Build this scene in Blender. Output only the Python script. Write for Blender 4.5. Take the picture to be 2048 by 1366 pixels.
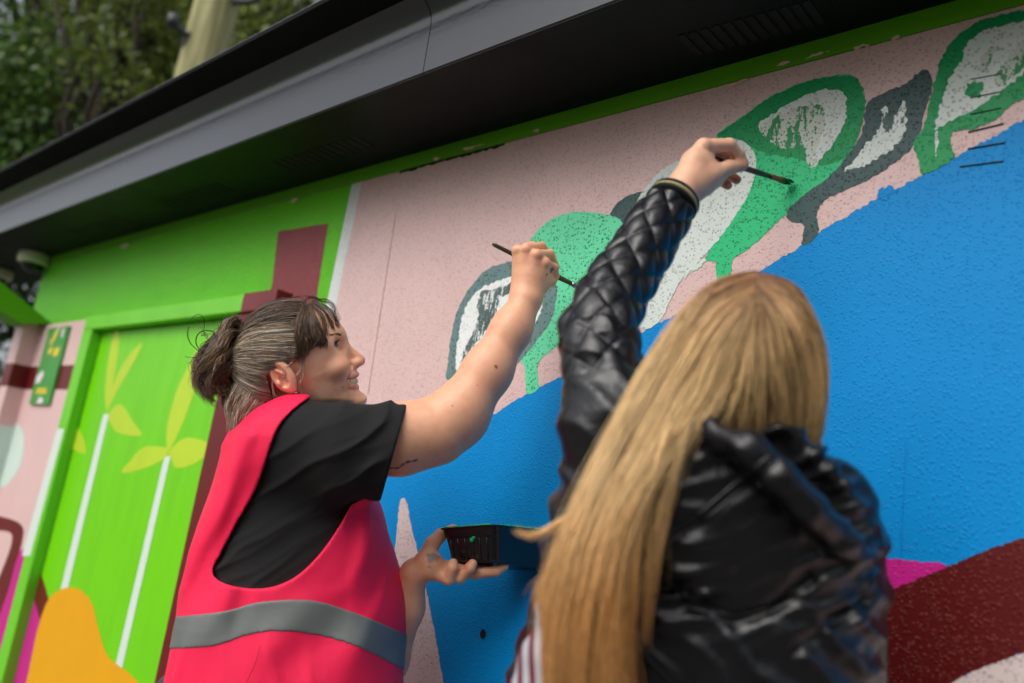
import bpy, bmesh, math, random
import numpy as np
random.seed(7); rng = np.random.default_rng(7)
scene = bpy.context.scene
for o in list(bpy.data.objects): bpy.data.objects.remove(o)

# ------------------------------------------------------------------ camera
FPX = 1644.0                      # focal length in photograph pixels (2048 wide)
WALL_D = 1.24                     # metres from the lens to the painted wall
CAM = np.array([0.0, -WALL_D, 1.32])
def nrm(v):
    v = np.asarray(v, float); return v / np.linalg.norm(v)
ZAX = nrm([.14, .967, -.211]); XAX = np.array([.746, .037, .665]); XAX = nrm(XAX - ZAX * XAX.dot(ZAX)); YAX = np.cross(ZAX, XAX)
CX = np.array([XAX[0], YAX[0], ZAX[0]]); CY = np.array([XAX[1], YAX[1], ZAX[1]]); CZ = np.array([XAX[2], YAX[2], ZAX[2]])
cam_data = bpy.data.cameras.new('camera'); cam = bpy.data.objects.new('camera', cam_data); scene.collection.objects.link(cam)
from mathutils import Matrix
cam.matrix_world = Matrix([[CX[0], CY[0], CZ[0], CAM[0]], [CX[1], CY[1], CZ[1], CAM[1]], [CX[2], CY[2], CZ[2], CAM[2]], [0, 0, 0, 1]])
cam_data.sensor_width = 36; cam_data.lens = FPX / 2048 * 36
cam_data.clip_start = 0.02; cam_data.clip_end = 500
cam_data.dof.use_dof = True; cam_data.dof.focus_distance = 1.50; cam_data.dof.aperture_fstop = 1.9
scene.camera = cam

# ------------------------------------------------------------------ light
SUN_DIR = nrm([0.0, -0.80, 0.86])       # towards the sun
world = bpy.data.worlds.new('World'); scene.world = world; world.use_nodes = True
wn = world.node_tree; wn.nodes.clear()
sky = wn.nodes.new('ShaderNodeTexSky'); sky.sky_type = 'NISHITA'; sky.sun_disc = False
sky.sun_elevation = math.asin(SUN_DIR[2]); sky.sun_rotation = math.atan2(SUN_DIR[0], SUN_DIR[1])
sky.dust_density = 4.0; sky.air_density = 1.0; sky.ozone_density = 1.0
hs = wn.nodes.new('ShaderNodeHueSaturation'); hs.inputs['Saturation'].default_value = 0.35
bg = wn.nodes.new('ShaderNodeBackground'); bg.inputs['Strength'].default_value = 0.15
wo = wn.nodes.new('ShaderNodeOutputWorld')
wn.links.new(sky.outputs[0], hs.inputs['Color']); wn.links.new(hs.outputs[0], bg.inputs['Color']); wn.links.new(bg.outputs[0], wo.inputs['Surface'])
sun_d = bpy.data.lights.new('sun', 'SUN'); sun_d.energy = 1.0; sun_d.angle = math.radians(50); sun_d.color = (1.0, .96, .90)
sun = bpy.data.objects.new('sun', sun_d); scene.collection.objects.link(sun)
from mathutils import Vector
sun.rotation_euler = Vector(SUN_DIR).to_track_quat('Z', 'Y').to_euler(); sun.location = (-3, -4, 6)
scene.view_settings.view_transform = 'Standard'; scene.view_settings.look = 'None'
scene.view_settings.exposure = 0.26; scene.view_settings.gamma = 1.0
scene.render.engine = 'CYCLES'
scene.cycles.use_denoising = True
scene.cycles.max_bounces = 8

# ------------------------------------------------------------------ pixel helpers
def ray(u, v):
    return (u - 1024) * CX - (v - 683) * CY - FPX * CZ
def P(u, v, d):
    """point seen at photograph pixel (u, v), d metres along the lens axis"""
    return CAM + ray(u, v) * (d / FPX)
def on_y(u, v, y=0.0):
    r = ray(u, v); return CAM + r * ((y - CAM[1]) / r[1])
def on_z(u, v, z):
    r = ray(u, v); return CAM + r * ((z - CAM[2]) / r[2])
def proj(p):
    q = p - CAM; d = -(q @ CZ)
    return 1024 + (q @ CX) / d * FPX, 683 - (q @ CY) / d * FPX, d
class Frame:
    """local frame: f forward, s sideways (towards the lens), u up; metres"""
    def __init__(self, O, F, U):
        self.O = np.asarray(O, float); self.F = nrm(F); U = np.asarray(U, float); self.U = nrm(U - self.F * U.dot(self.F)); self.R = np.cross(self.F, self.U)
    def w(self, f, s, u):
        return self.O + f * self.F + s * self.R + u * self.U
    def loc(self, p):
        q = p - self.O; return np.stack([q @ self.F, q @ self.R, q @ self.U], -1)
    def pix(self, u, v, s=0.0):
        r = ray(u, v); t = ((self.O + s * self.R - CAM) @ self.R) / (r @ self.R); p = CAM + r * t
        return (p - self.O) @ self.F, (p - self.O) @ self.U
    def pixw(self, u, v, s=0.0):
        f, z = self.pix(u, v, s); return self.w(f, s, z)

# ------------------------------------------------------------------ object helpers
COL = scene.collection
def tag(o, label=None, cat=None, group=None, kind=None):
    if label: o['label'] = label
    if cat: o['category'] = cat
    if group: o['group'] = group
    if kind: o['kind'] = kind
    return o
def thing(name, loc=(0, 0, 0), label=None, cat=None, group=None):
    o = bpy.data.objects.new(name, None); COL.objects.link(o); o.location = loc; o.empty_display_size = .1
    bpy.context.view_layer.update()
    return tag(o, label, cat, group)
def attach(o, parent):
    if parent is not None:
        loc = Vector((0, 0, 0)); q = parent
        while q is not None: loc += q.location; q = q.parent
        o.parent = parent
        o.location = o.location - loc          # all parents are unrotated
    return o
def mesh_obj(name, verts, faces, mat=None, parent=None, smooth=False, colors=None):
    me = bpy.data.meshes.new(name)
    verts = np.asarray(verts, float)
    org = verts.mean(0) if len(verts) else np.zeros(3)
    if isinstance(faces, np.ndarray):
        n, k = faces.shape
        me.vertices.add(len(verts)); me.vertices.foreach_set('co', (verts - org).astype(np.float32).ravel())
        me.loops.add(n * k); me.loops.foreach_set('vertex_index', faces.astype(np.int32).ravel())
        me.polygons.add(n); me.polygons.foreach_set('loop_start', np.arange(0, n * k, k, dtype=np.int32)); me.polygons.foreach_set('loop_total', np.full(n, k, np.int32))
        me.update(calc_edges=True)
    else:
        me.from_pydata((verts - org).tolist(), [], faces); me.update()
    if smooth: me.polygons.foreach_set('use_smooth', np.ones(len(me.polygons), bool))
    if colors is not None:
        at = me.color_attributes.new('Col', 'FLOAT_COLOR', 'POINT')
        c = np.ones((len(verts), 4), np.float32); c[:, :colors.shape[1]] = colors
        at.data.foreach_set('color', c.ravel())
    me.validate()
    o = bpy.data.objects.new(name, me); o.location = org; COL.objects.link(o)
    if mat: me.materials.append(mat)
    return attach(o, parent)
class MB:
    """collects simple solids into one mesh"""
    def __init__(self): self.v = []; self.f = []
    def add(self, v, f):
        n = len(self.v); self.v += [tuple(p) for p in v]; self.f += [tuple(i + n for i in q) for q in f]; return self
    def box(self, a, b):
        x0, y0, z0 = a; x1, y1, z1 = b
        return self.hexa([(x0, y0, z0), (x1, y0, z0), (x1, y1, z0), (x0, y1, z0)], [(x0, y0, z1), (x1, y0, z1), (x1, y1, z1), (x0, y1, z1)])
    def hexa(self, lo, hi):
        return self.add(list(lo) + list(hi), [(3, 2, 1, 0), (4, 5, 6, 7), (0, 1, 5, 4), (1, 2, 6, 5), (2, 3, 7, 6), (3, 0, 4, 7)])
    def tube(self, pts, rad, n=10, cap=True):
        pts = [np.asarray(p, float) for p in pts]; m = len(pts)
        if np.isscalar(rad): rad = [rad] * m
        t0 = nrm(pts[1] - pts[0]); a = np.cross(t0, [0, 0, 1]); a = np.cross(t0, [1, 0, 0]) if np.linalg.norm(a) < .1 else a; a = nrm(a)
        V = []; F = []
        for i, p in enumerate(pts):
            t = nrm(pts[min(i + 1, m - 1)] - pts[max(i - 1, 0)]); a = nrm(a - t * a.dot(t)); b = np.cross(t, a)
            for k in range(n):
                q = 2 * math.pi * k / n; V.append(p + rad[i] * (math.cos(q) * a + math.sin(q) * b))
        for i in range(m - 1):
            for k in range(n):
                F.append((i * n + k, i * n + (k + 1) % n, (i + 1) * n + (k + 1) % n, (i + 1) * n + k))
        if cap: F.append(tuple(range(n - 1, -1, -1))); F.append(tuple(range((m - 1) * n, m * n)))
        return self.add(V, F)
    def build(self, name, mat, parent=None, bevel=0, smooth=False, seg=2):
        o = mesh_obj(name, self.v, self.f, mat, parent, smooth)
        if bevel:
            b = o.modifiers.new('bevel', 'BEVEL'); b.width = bevel; b.segments = seg; b.limit_method = 'ANGLE'; b.angle_limit = .6
        return o

# ------------------------------------------------------------------ materials
def srgb(r, g, b):
    f = lambda c: (c / 255 / 12.92) if c / 255 <= .04045 else ((c / 255 + .055) / 1.055) ** 2.4
    return (f(r), f(g), f(b), 1)
MATS = {}
def new_mat(name):
    m = bpy.data.materials.new(name); m.use_nodes = True; nt = m.node_tree
    bs = nt.nodes['Principled BSDF']; MATS[name] = m
    return m, nt, bs
def N(nt, t, **kw):
    n = nt.nodes.new(t)
    for k, v in kw.items():
        if k in n.inputs: n.inputs[k].default_value = v
        else: setattr(n, k, v)
    return n
def world_pos(nt, stretch=None):
    g = N(nt, 'ShaderNodeNewGeometry')
    if stretch is None: return g.outputs['Position']
    mp = N(nt, 'ShaderNodeMapping'); mp.inputs['Scale'].default_value = stretch; nt.links.new(g.outputs['Position'], mp.inputs['Vector']); return mp.outputs[0]
def mixc(nt, fac, a, b, blend='MIX'):
    m = N(nt, 'ShaderNodeMix', data_type='RGBA', blend_type=blend)
    for val, idx in ((fac, 0), (a, 6), (b, 7)):
        if hasattr(val, 'is_output'): nt.links.new(val, m.inputs[idx])
        else: m.inputs[idx].default_value = val
    return m.outputs[2]
def ramp(nt, src, p0, p1):
    r = N(nt, 'ShaderNodeMapRange'); r.interpolation_type = 'SMOOTHSTEP'
    r.inputs['From Min'].default_value = p0; r.inputs['From Max'].default_value = p1
    nt.links.new(src, r.inputs['Value']); return r.outputs[0]
def math_n(nt, op, a, b=None, c=None):
    m = N(nt, 'ShaderNodeMath', operation=op)
    for i, val in enumerate((a, b, c)):
        if val is None: continue
        if hasattr(val, 'is_output'): nt.links.new(val, m.inputs[i])
        else: m.inputs[i].default_value = val
    return m.outputs[0]
def pebble(nt, scale=200.0):
    """rough-cast grains: returns grain height 0..1"""
    pos = world_pos(nt)
    nz = N(nt, 'ShaderNodeTexNoise', Scale=90.0, Detail=2.0); nt.links.new(pos, nz.inputs['Vector'])
    mix = N(nt, 'ShaderNodeVectorMath', operation='MULTIPLY_ADD'); nt.links.new(nz.outputs['Color'], mix.inputs[0]); mix.inputs[1].default_value = (.0022,) * 3; nt.links.new(pos, mix.inputs[2])
    vo = N(nt, 'ShaderNodeTexVoronoi', feature='F1', Scale=scale, Randomness=1.0); nt.links.new(mix.outputs[0], vo.inputs['Vector'])
    sep = N(nt, 'ShaderNodeSeparateColor'); nt.links.new(vo.outputs['Color'], sep.inputs[0])
    rad = math_n(nt, 'MULTIPLY_ADD', sep.outputs[0], .40, .22)
    d = math_n(nt, 'SUBTRACT', rad, vo.outputs['Distance'])
    return ramp(nt, d, 0.0, .28), sep.outputs[1], ramp(nt, d, .02, .12)
def stucco(name, col, speck=None, amt=.55, rough=.42, bump=.34, spec=.28, smear=None, smear_amt=.5, smear_scale=28.0, wear=None):
    m, nt, bs = new_mat(name)
    h, rnd, spk = pebble(nt)
    pos = world_pos(nt)
    n1 = N(nt, 'ShaderNodeTexNoise', Scale=7.0, Detail=5.0); nt.links.new(pos, n1.inputs['Vector'])
    c = col
    if smear is not None:                       # dry brush: second paint caught on the grains
        n3 = N(nt, 'ShaderNodeTexNoise', Scale=smear_scale, Detail=6.0, Roughness=.65); nt.links.new(world_pos(nt, (1.9, 1, .55)), n3.inputs['Vector'])
        f = math_n(nt, 'ADD', n3.outputs[0], math_n(nt, 'MULTIPLY', h, .10))
        c = mixc(nt, ramp(nt, f, .62 - .25 * smear_amt, .66 - .25 * smear_amt), col, smear)
    sp = speck if speck else tuple(x * .45 for x in col[:3]) + (1,)
    f = math_n(nt, 'MULTIPLY', spk, ramp(nt, rnd, .08, .38)); f = math_n(nt, 'MULTIPLY', f, amt)  # speck colour on the grains stands in for their shading
    c = mixc(nt, f, c, sp)
    dirt = ramp(nt, n1.outputs[0], .35, .75)
    c = mixc(nt, math_n(nt, 'MULTIPLY', dirt, .14), c, tuple(x * .6 for x in col[:3]) + (1,))
    nt.links.new(c, bs.inputs['Base Color'])
    bs.inputs['Roughness'].default_value = rough; bs.inputs['Specular IOR Level'].default_value = spec
    n2 = N(nt, 'ShaderNodeTexNoise', Scale=60.0, Detail=4.0); nt.links.new(pos, n2.inputs['Vector'])
    hh = math_n(nt, 'ADD', h, math_n(nt, 'MULTIPLY', n2.outputs[0], .5))
    b = N(nt, 'ShaderNodeBump', Strength=bump, Distance=.002); nt.links.new(hh, b.inputs['Height']); nt.links.new(b.outputs[0], bs.inputs['Normal'])
    return m
def paint(name, col, rough=.4, bump=.25, scale=40, dirt=.2, metallic=0, coat=0, brush=None):
    m, nt, bs = new_mat(name); pos = world_pos(nt, brush)
    n1 = N(nt, 'ShaderNodeTexNoise', Scale=scale * .15, Detail=6.0); nt.links.new(pos, n1.inputs['Vector'])
    n2 = N(nt, 'ShaderNodeTexNoise', Scale=scale * 4.0, Detail=4.0); nt.links.new(pos, n2.inputs['Vector'])
    c = mixc(nt, math_n(nt, 'MULTIPLY', ramp(nt, n1.outputs[0], .35, .75), dirt), col, tuple(x * .55 for x in col[:3]) + (1,))
    nt.links.new(c, bs.inputs['Base Color'])
    r = math_n(nt, 'MULTIPLY_ADD', n1.outputs[0], .25, rough - .12)
    nt.links.new(r, bs.inputs['Roughness'])
    bs.inputs['Metallic'].default_value = metallic; bs.inputs['Coat Weight'].default_value = coat
    b = N(nt, 'ShaderNodeBump', Strength=bump, Distance=.001); nt.links.new(n2.outputs[0], b.inputs['Height']); nt.links.new(b.outputs[0], bs.inputs['Normal'])
    return m

PINK = srgb(222, 190, 187); BLUE = srgb(0, 138, 210); GREEN = srgb(38, 190, 118); DGREEN = srgb(0, 128, 66)
TEAL = srgb(92, 122, 122); DTEAL = srgb(30, 66, 62); PALE = srgb(216, 226, 220); LIME = srgb(98, 196, 14); DOORLIME = srgb(114, 210, 0)
MAROON = srgb(104, 18, 20); DUSTY = srgb(140, 66, 68); MAGENTA = srgb(198, 30, 136); YELLOW = srgb(230, 164, 0)
M_pink = stucco('pink_stucco', PINK, srgb(186, 150, 146), .6)
M_blue = stucco('blue_stucco', BLUE, srgb(0, 116, 190), .4, rough=.45, spec=.16)
M_green = stucco('green_leaf_paint', srgb(104, 218, 168), srgb(0, 146, 78), 1.0)
M_green2 = stucco('fresh_green_paint', srgb(40, 196, 128), srgb(4, 132, 70), .8)
M_green3 = stucco('deep_green_paint', srgb(4, 150, 84), srgb(4, 110, 56), .6)
M_teal = stucco('teal_leaf_paint', srgb(106, 136, 136), srgb(34, 76, 70), .95)
M_teal2 = stucco('dark_teal_paint', srgb(62, 88, 88), srgb(28, 52, 52), .8)
M_pale = stucco('pale_leaf_paint', PALE, srgb(130, 132, 136), .55)
M_white = stucco('white_leaf_paint', srgb(238, 242, 240), srgb(170, 178, 178), .5)
M_smear_g = stucco('dry_brushed_green', srgb(200, 208, 196), srgb(120, 130, 120), .4, smear=srgb(14, 140, 80), smear_amt=.45, smear_scale=24)
M_smear_t = stucco('dry_brushed_teal', srgb(224, 230, 228), srgb(130, 140, 140), .5, smear=srgb(62, 90, 88), smear_amt=.66, smear_scale=40)
M_lime = stucco('lime_wall_paint', LIME, srgb(60, 140, 20), .35, rough=.4, bump=.5)
M_dusty = stucco('dusty_maroon_paint', DUSTY, srgb(92, 40, 42), .5, bump=.5)
M_maroon_s = stucco('maroon_stucco', srgb(88, 12, 12), srgb(150, 60, 40), .25, bump=.6)
M_magenta_s = stucco('magenta_stucco', MAGENTA, srgb(140, 14, 96), .4)
M_spike = stucco('off_white_stucco', srgb(218, 200, 198), srgb(150, 130, 128), .6)
M_tape = stucco('white_band_paint', srgb(222, 228, 226), srgb(170, 176, 176), .4, bump=.6)
M_joint = paint('joint_filler', srgb(196, 158, 154), .6, .2)
M_door = paint('door_lime', DOORLIME, .36, .25, 30, .22, brush=(2.5, 1, .5))
M_frame = paint('frame_lime', srgb(112, 204, 40), .4, .4, 40, .2)
M_frame_m = paint('frame_maroon', srgb(120, 40, 44), .45, .5, 40, .3)
M_leafy = paint('bamboo_leaf_paint', srgb(186, 216, 44), .4, .1, 30, .25)
M_stem = paint('bamboo_stem_paint', srgb(216, 228, 220), .4, .1, 30, .1)
M_yellow = paint('yellow_paint', YELLOW, .38, .1, 30, .08)
M_magenta = paint('magenta_paint', MAGENTA, .38, .1, 30, .1)
M_maroon = paint('maroon_paint', MAROON, .4, .2, 30, .2)
M_panel = paint('panel_pink', srgb(222, 186, 184), .42, .3, 40, .12)
M_mint = paint('mint_paint', srgb(206, 224, 214), .42, .2, 40, .12)
M_black = paint('black_fascia_paint', (.005, .007, .011, 1), .24, .5, 22, .3, brush=(.35, 1, 1))
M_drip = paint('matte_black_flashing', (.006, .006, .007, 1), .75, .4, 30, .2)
M_soffit = paint('dark_soffit_paint', (.004, .006, .006, 1), .5, .4, 30, .2)
M_strip = paint('green_strip_paint', srgb(92, 170, 12), .4, .3, 30, .25)
M_chip = paint('bare_render_chip', srgb(226, 200, 176), .8, .5, 60, .2)
M_dark = paint('black_gap', (.0025, .0025, .0025, 1), .8, .1)
M_roof = paint('roof_felt', (.04, .04, .042, 1), .85, 1, 80, .3)
M_edge = paint('roof_edge_metal', (.42, .45, .46, 1), .4, .2, 50, .2, metallic=.4)

MATS['dark_soffit_paint'].node_tree.nodes['Principled BSDF'].inputs['Specular IOR Level'].default_value = .15
_b = MATS['black_fascia_paint'].node_tree.nodes['Principled BSDF']; _b.inputs['Specular IOR Level'].default_value = .8; _b.inputs['Coat Weight'].default_value = .5; _b.inputs['Coat Roughness'].default_value = .22
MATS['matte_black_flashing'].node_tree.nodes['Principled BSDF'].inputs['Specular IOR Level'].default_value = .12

# ================================================================== SETTING
def ground_mat():
    m, nt, bs = new_mat('paving_ground'); pos = world_pos(nt)
    n1 = N(nt, 'ShaderNodeTexNoise', Scale=.8, Detail=8.0); nt.links.new(pos, n1.inputs['Vector'])
    n2 = N(nt, 'ShaderNodeTexNoise', Scale=160.0, Detail=4.0); nt.links.new(pos, n2.inputs['Vector'])
    c = mixc(nt, n1.outputs[0], (.09, .088, .08, 1), (.17, .165, .155, 1)); c = mixc(nt, n2.outputs[0], c, (.09, .088, .08, 1)); nt.links.new(c, bs.inputs['Base Color'])
    bs.inputs['Roughness'].default_value = .9
    b = N(nt, 'ShaderNodeBump', Strength=.6, Distance=.004); nt.links.new(n2.outputs[0], b.inputs['Height']); nt.links.new(b.outputs[0], bs.inputs['Normal'])
    return m
def grass_mat():
    m, nt, bs = new_mat('lawn_ground'); pos = world_pos(nt)
    n1 = N(nt, 'ShaderNodeTexNoise', Scale=3.0, Detail=8.0); nt.links.new(pos, n1.inputs['Vector'])
    c = mixc(nt, n1.outputs[0], (.03, .06, .015, 1), (.08, .11, .03, 1)); nt.links.new(c, bs.inputs['Base Color']); bs.inputs['Roughness'].default_value = .95
    return m
g = mesh_obj('ground', [(-150, -150, -.004), (150, -150, -.004), (150, 150, -.004), (-150, 150, -.004)], [(0, 1, 2, 3)], grass_mat()); tag(g, kind='structure')
g = mesh_obj('pavement', [(-9, -7, 0), (6, -7, 0), (6, 4, 0), (-9, 4, 0)], [(0, 1, 2, 3)], ground_mat()); tag(g, kind='structure')

# ------------------------------------------------------------------ kiosk
kiosk = thing('kiosk', (-1.2, 1.0, 0), 'mural painted kiosk with pink, blue and lime walls under a black overhanging roof edge', 'kiosk')
XL, XR = -4.16, .9                       # ends of the painted wall
DEPTH = 2.4
D = WALL_D
Z_TOP = CAM[2] + .681 * D                 # top of the rough-cast wall
Z_SOF = CAM[2] + .712 * D                 # underside of the eave
wall = MB().box((XL, .0, 0), (XR, .18, Z_TOP)).build('wall', M_pink, kiosk)
MB().box((XL, .18, 0), (XL + .16, DEPTH, Z_TOP)).build('side_wall', M_lime, kiosk)
MB().box((XR - .16, .18, 0), (XR, DEPTH, Z_TOP)).build('side_wall', M_pink, kiosk)
MB().box((XL + .16, DEPTH - .16, 0), (XR - .16, DEPTH, Z_TOP)).build('back_wall', M_lime, kiosk)
strip = MB().box((XL, -.003, Z_TOP + .001), (XR, .16, Z_SOF + .01)).build('wall_plate', M_strip, kiosk)
# eave profile (y, z) swept along the wall
YO = -D + .788 * D                        # outer lip of the soffit
prof = [(.02, Z_SOF), (YO, Z_SOF), (YO - .003, Z_SOF + .003), (YO - .004, Z_SOF + .112), (YO - .007, Z_SOF + .130), (YO - .014, Z_SOF + .144), (YO - .026, Z_SOF + .155), (YO - .048, Z_SOF + .165),
        (YO - .112, Z_SOF + .184), (YO - .117, Z_SOF + .187), (YO - .118, Z_SOF + .199), (YO - .112, Z_SOF + .203), (YO - .09, Z_SOF + .206)]
E0, E1 = -5.35, 1.4
def sweep(pts, x0, x1, n=1, closed=False):
    mb = MB(); k = len(pts); xs = np.linspace(x0, x1, n + 1)
    V = [(x, y, z) for x in xs for (y, z) in pts]; F = []
    for i in range(n):
        for j in range(k - 1 + (1 if closed else 0)):
            j2 = (j + 1) % k; F.append((i * k + j, i * k + j2, (i + 1) * k + j2, (i + 1) * k + j))
    if closed: F.append(tuple(range(k - 1, -1, -1))); F.append(tuple(range(n * k, n * k + k)))
    return mb.add(V, F)
soff = MB().box((E0, YO + .001, Z_SOF), (E1, .16, Z_SOF + .018)).build('soffit', M_soffit, kiosk)
XJ = on_z(868, 115, Z_SOF + .05)[0]       # where two lengths of fascia meet
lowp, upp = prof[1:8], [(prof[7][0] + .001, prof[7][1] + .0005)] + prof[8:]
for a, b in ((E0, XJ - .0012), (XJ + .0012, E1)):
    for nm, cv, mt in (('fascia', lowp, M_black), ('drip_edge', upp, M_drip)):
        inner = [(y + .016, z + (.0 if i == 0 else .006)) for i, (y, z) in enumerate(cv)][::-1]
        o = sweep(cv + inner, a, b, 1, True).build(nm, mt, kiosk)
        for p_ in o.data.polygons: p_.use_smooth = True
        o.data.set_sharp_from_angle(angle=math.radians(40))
ed = MB().box((E0, YO - .1165, Z_SOF + .193), (E1, YO - .1035, Z_SOF + .2035)).build('roof_edge_trim', M_edge, kiosk, bevel=.003)
zt = Z_SOF + .2
MB().hexa([(E0, YO - .1, zt), (E1, YO - .1, zt), (E1, DEPTH + .3, zt), (E0, DEPTH + .3, zt)], [(E0, YO - .1, zt + .02), (E1, YO - .1, zt + .02), (E1, DEPTH + .3, zt + .12), (E0, DEPTH + .3, zt + .12)]).build('roof', M_roof, kiosk)
# ventilation slots cut in the soffit
for (u0, v0, u1, v1, n) in ((330, 410, 455, 372, 11), (560, 335, 735, 282, 13), (145, 468, 255, 438, 9), (1370, 92, 1640, 22, 12), (900, 215, 1010, 180, 0)):
    for i in range(n):
        t = (i + .5) / n; c = on_z(u0 + (u1 - u0) * t, v0 + (v1 - v0) * t, Z_SOF)
        w = .0065
        MB().box((c[0] - w, c[1] - .035, Z_SOF - .0016), (c[0] + w, c[1] + .035, Z_SOF + .002)).build('vent_slot', M_dark, soff)

# ------------------------------------------------------------------ painted shapes
def spline(pts, step=2.5, closed=True, sharp=()):
    pts = np.asarray(pts, float); n = len(pts); out = []
    for i in range(n if closed else n - 1):
        p0, p1, p2, p3 = pts[(i - 1) % n], pts[i], pts[(i + 1) % n], pts[(i + 2) % n]
        if not closed and i == 0: p0 = p1
        if not closed and i == n - 2: p3 = p2
        L = np.linalg.norm(p2 - p1)
        lin = L > 160
        k = max(1, int(L / step))
        for j in range(k):
            t = j / k
            if lin: out.append(p1 + (p2 - p1) * t)
            else: out.append(.5 * ((2 * p1) + (-p0 + p2) * t + (2 * p0 - 5 * p1 + 4 * p2 - p3) * t * t + (-p0 + 3 * p1 - 3 * p2 + p3) * t ** 3))
    if not closed: out.append(pts[-1])
    return np.array(out)
LAYER = [0]
def painted(name, pts, mat, parent, y=0.0, layer=1, rough=.0007, straight=False, label=None):
    """a patch of paint on a plane parallel to the wall, its edge traced in photograph pixels"""
    px = np.asarray(pts, float) if straight else spline(pts)
    if straight:
        px = np.concatenate([np.linspace(px[i], px[(i + 1) % len(px)], max(2, int(np.linalg.norm(px[i] - px[(i + 1) % len(px)]) / 4)), endpoint=False) for i in range(len(px))])
    LAYER[0] += 1
    yy = y - .00016 * layer - .000002 * LAYER[0]
    w = np.array([on_y(a, b, yy) for a, b in px])
    w = w[np.linalg.norm(w - np.roll(w, 1, 0), axis=1) > 1e-5]
    tg = np.roll(w, -1, 0) - np.roll(w, 1, 0); tg /= np.linalg.norm(tg, axis=1)[:, None] + 1e-12
    jit = rng.normal(0, 1, len(w)); jit = np.clip(.6 * jit + .5 * np.roll(jit, 1) + .5 * np.roll(jit, -1), -1.8, 1.8) * rough
    w[:, 0] += jit * tg[:, 2]; w[:, 2] -= jit * tg[:, 0]
    area = np.sum(w[:, 0] * np.roll(w[:, 2], -1) - np.roll(w[:, 0], -1) * w[:, 2])
    if area < 0: w = w[::-1]
    bm = bmesh.new(); vs = [bm.verts.new(p) for p in w]; es = [bm.edges.new((vs[i], vs[(i + 1) % len(vs)])) for i in range(len(vs))]
    bmesh.ops.triangle_fill(bm, use_beauty=True, use_dissolve=False, edges=es, normal=(0, -1, 0))
    bm.verts.index_update(); fs = [tuple(v.index for v in f.verts) for f in bm.faces]; bm.free()
    fs = [f if np.cross(w[f[1]] - w[f[0]], w[f[2]] - w[f[0]])[1] < 0 else f[::-1] for f in fs]
    return mesh_obj(name, w, fs, mat, parent)
# lime paint left of the white band
wx = lambda u, v: on_y(u, v, 0)
pt_a, pt_b = wx(702, 377), wx(657, 590)
def xband(z, off=0.0):
    t = (z - pt_b[2]) / (pt_a[2] - pt_b[2]); return pt_b[0] + (pt_a[0] - pt_b[0]) * t + off
bw = np.linalg.norm(wx(722, 371) - pt_a)
def flat(name, pts, mat, parent, y):
    return mesh_obj(name, [(x, y, z) for x, z in pts], [tuple(range(len(pts)))], mat, parent)
flat('lime_field', [(XL, .02), (xband(0.02), .02), (xband(Z_TOP), Z_TOP - .0005), (XL, Z_TOP - .0005)], M_lime, wall, -.0001)
flat('white_band', [(xband(0.02), .02), (xband(0.02, bw), .02), (xband(Z_TOP, bw), Z_TOP - .0005), (xband(Z_TOP), Z_TOP - .0005)], M_tape, wall, -.0002)
painted('maroon_bar', [(556, 463), (656, 447), (634, 592), (622, 660), (520, 690), (545, 560)], M_dusty, wall, layer=3, straight=True)
painted('maroon_trunk', [(548, 560), (632, 590), (560, 900), (430, 1366), (400, 1480), (250, 1480), (330, 1366), (430, 900)], M_maroon_s, wall, layer=2, straight=True)
# blue hill and what lies under it
painted('blue_hill', [(578, 1058), (700, 988), (850, 905), (985, 829), (1055, 786), (1130, 749), (1281, 667), (1400, 603), (1519, 542), (1606, 489), (1640, 464), (1700, 428), (1755, 397), (1842, 352), (1904, 317), (2012, 259), (2120, 200), (2300, 100), (2300, 1700), (440, 1700), (505, 1430)], M_blue, wall, layer=2, rough=.0012)
painted('white_spike', [(806, 996), (814, 1006), (823, 1055), (835, 1100), (850, 1165), (868, 1257), (887, 1366), (930, 1600), (700, 1600), (760, 1366), (789, 1103), (799, 1010)], M_spike, wall, layer=4, rough=.0009)
painted('magenta_patch', [(1480, 1080), (1600, 1094), (1755, 1115), (1830, 1122), (1897, 1134), (1850, 1180), (1700, 1240), (1480, 1340)], M_magenta_s, wall, layer=4)
painted('maroon_hill', [(1300, 1420), (1500, 1310), (1755, 1193), (1830, 1160), (1895, 1134), (1960, 1105), (2048, 1076), (2200, 1030), (2250, 1230), (2048, 1304), (1960, 1337), (1900, 1367), (1700, 1480), (1400, 1650)], M_maroon_s, wall, layer=5)
painted('pink_foot', [(1400, 1650), (1700, 1480), (1900, 1367), (1960, 1337), (2048, 1304), (2250, 1230), (2300, 1700)], M_spike, wall, layer=4)
def extend(a, b, c, d_, mat, name, y):
    """carries a field on past the right of the picture to the end of the wall"""
    a, b, c, d_ = (wx(*q) for q in (a, b, c, d_)); zt_ = b[2] + (XR - b[0]) * (b[2] - a[2]) / (b[0] - a[0]); zb_ = d_[2] + (XR - d_[0]) * (d_[2] - c[2]) / (d_[0] - c[0])
    flat(name, [(d_[0] - .01, max(d_[2], .02)), (XR, max(zb_, .02)), (XR, min(zt_, Z_TOP - .001)), (b[0] - .01, b[2])], mat, wall, y)
extend((1904, 317), (2296, 102), (2100, 1800), (2296, 1790), M_blue, 'blue_hill_end', -.00028)
extend((2048, 1076), (2215, 1050), (2048, 1304), (2240, 1232), M_maroon_s, 'maroon_hill_end', -.0007)
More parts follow.
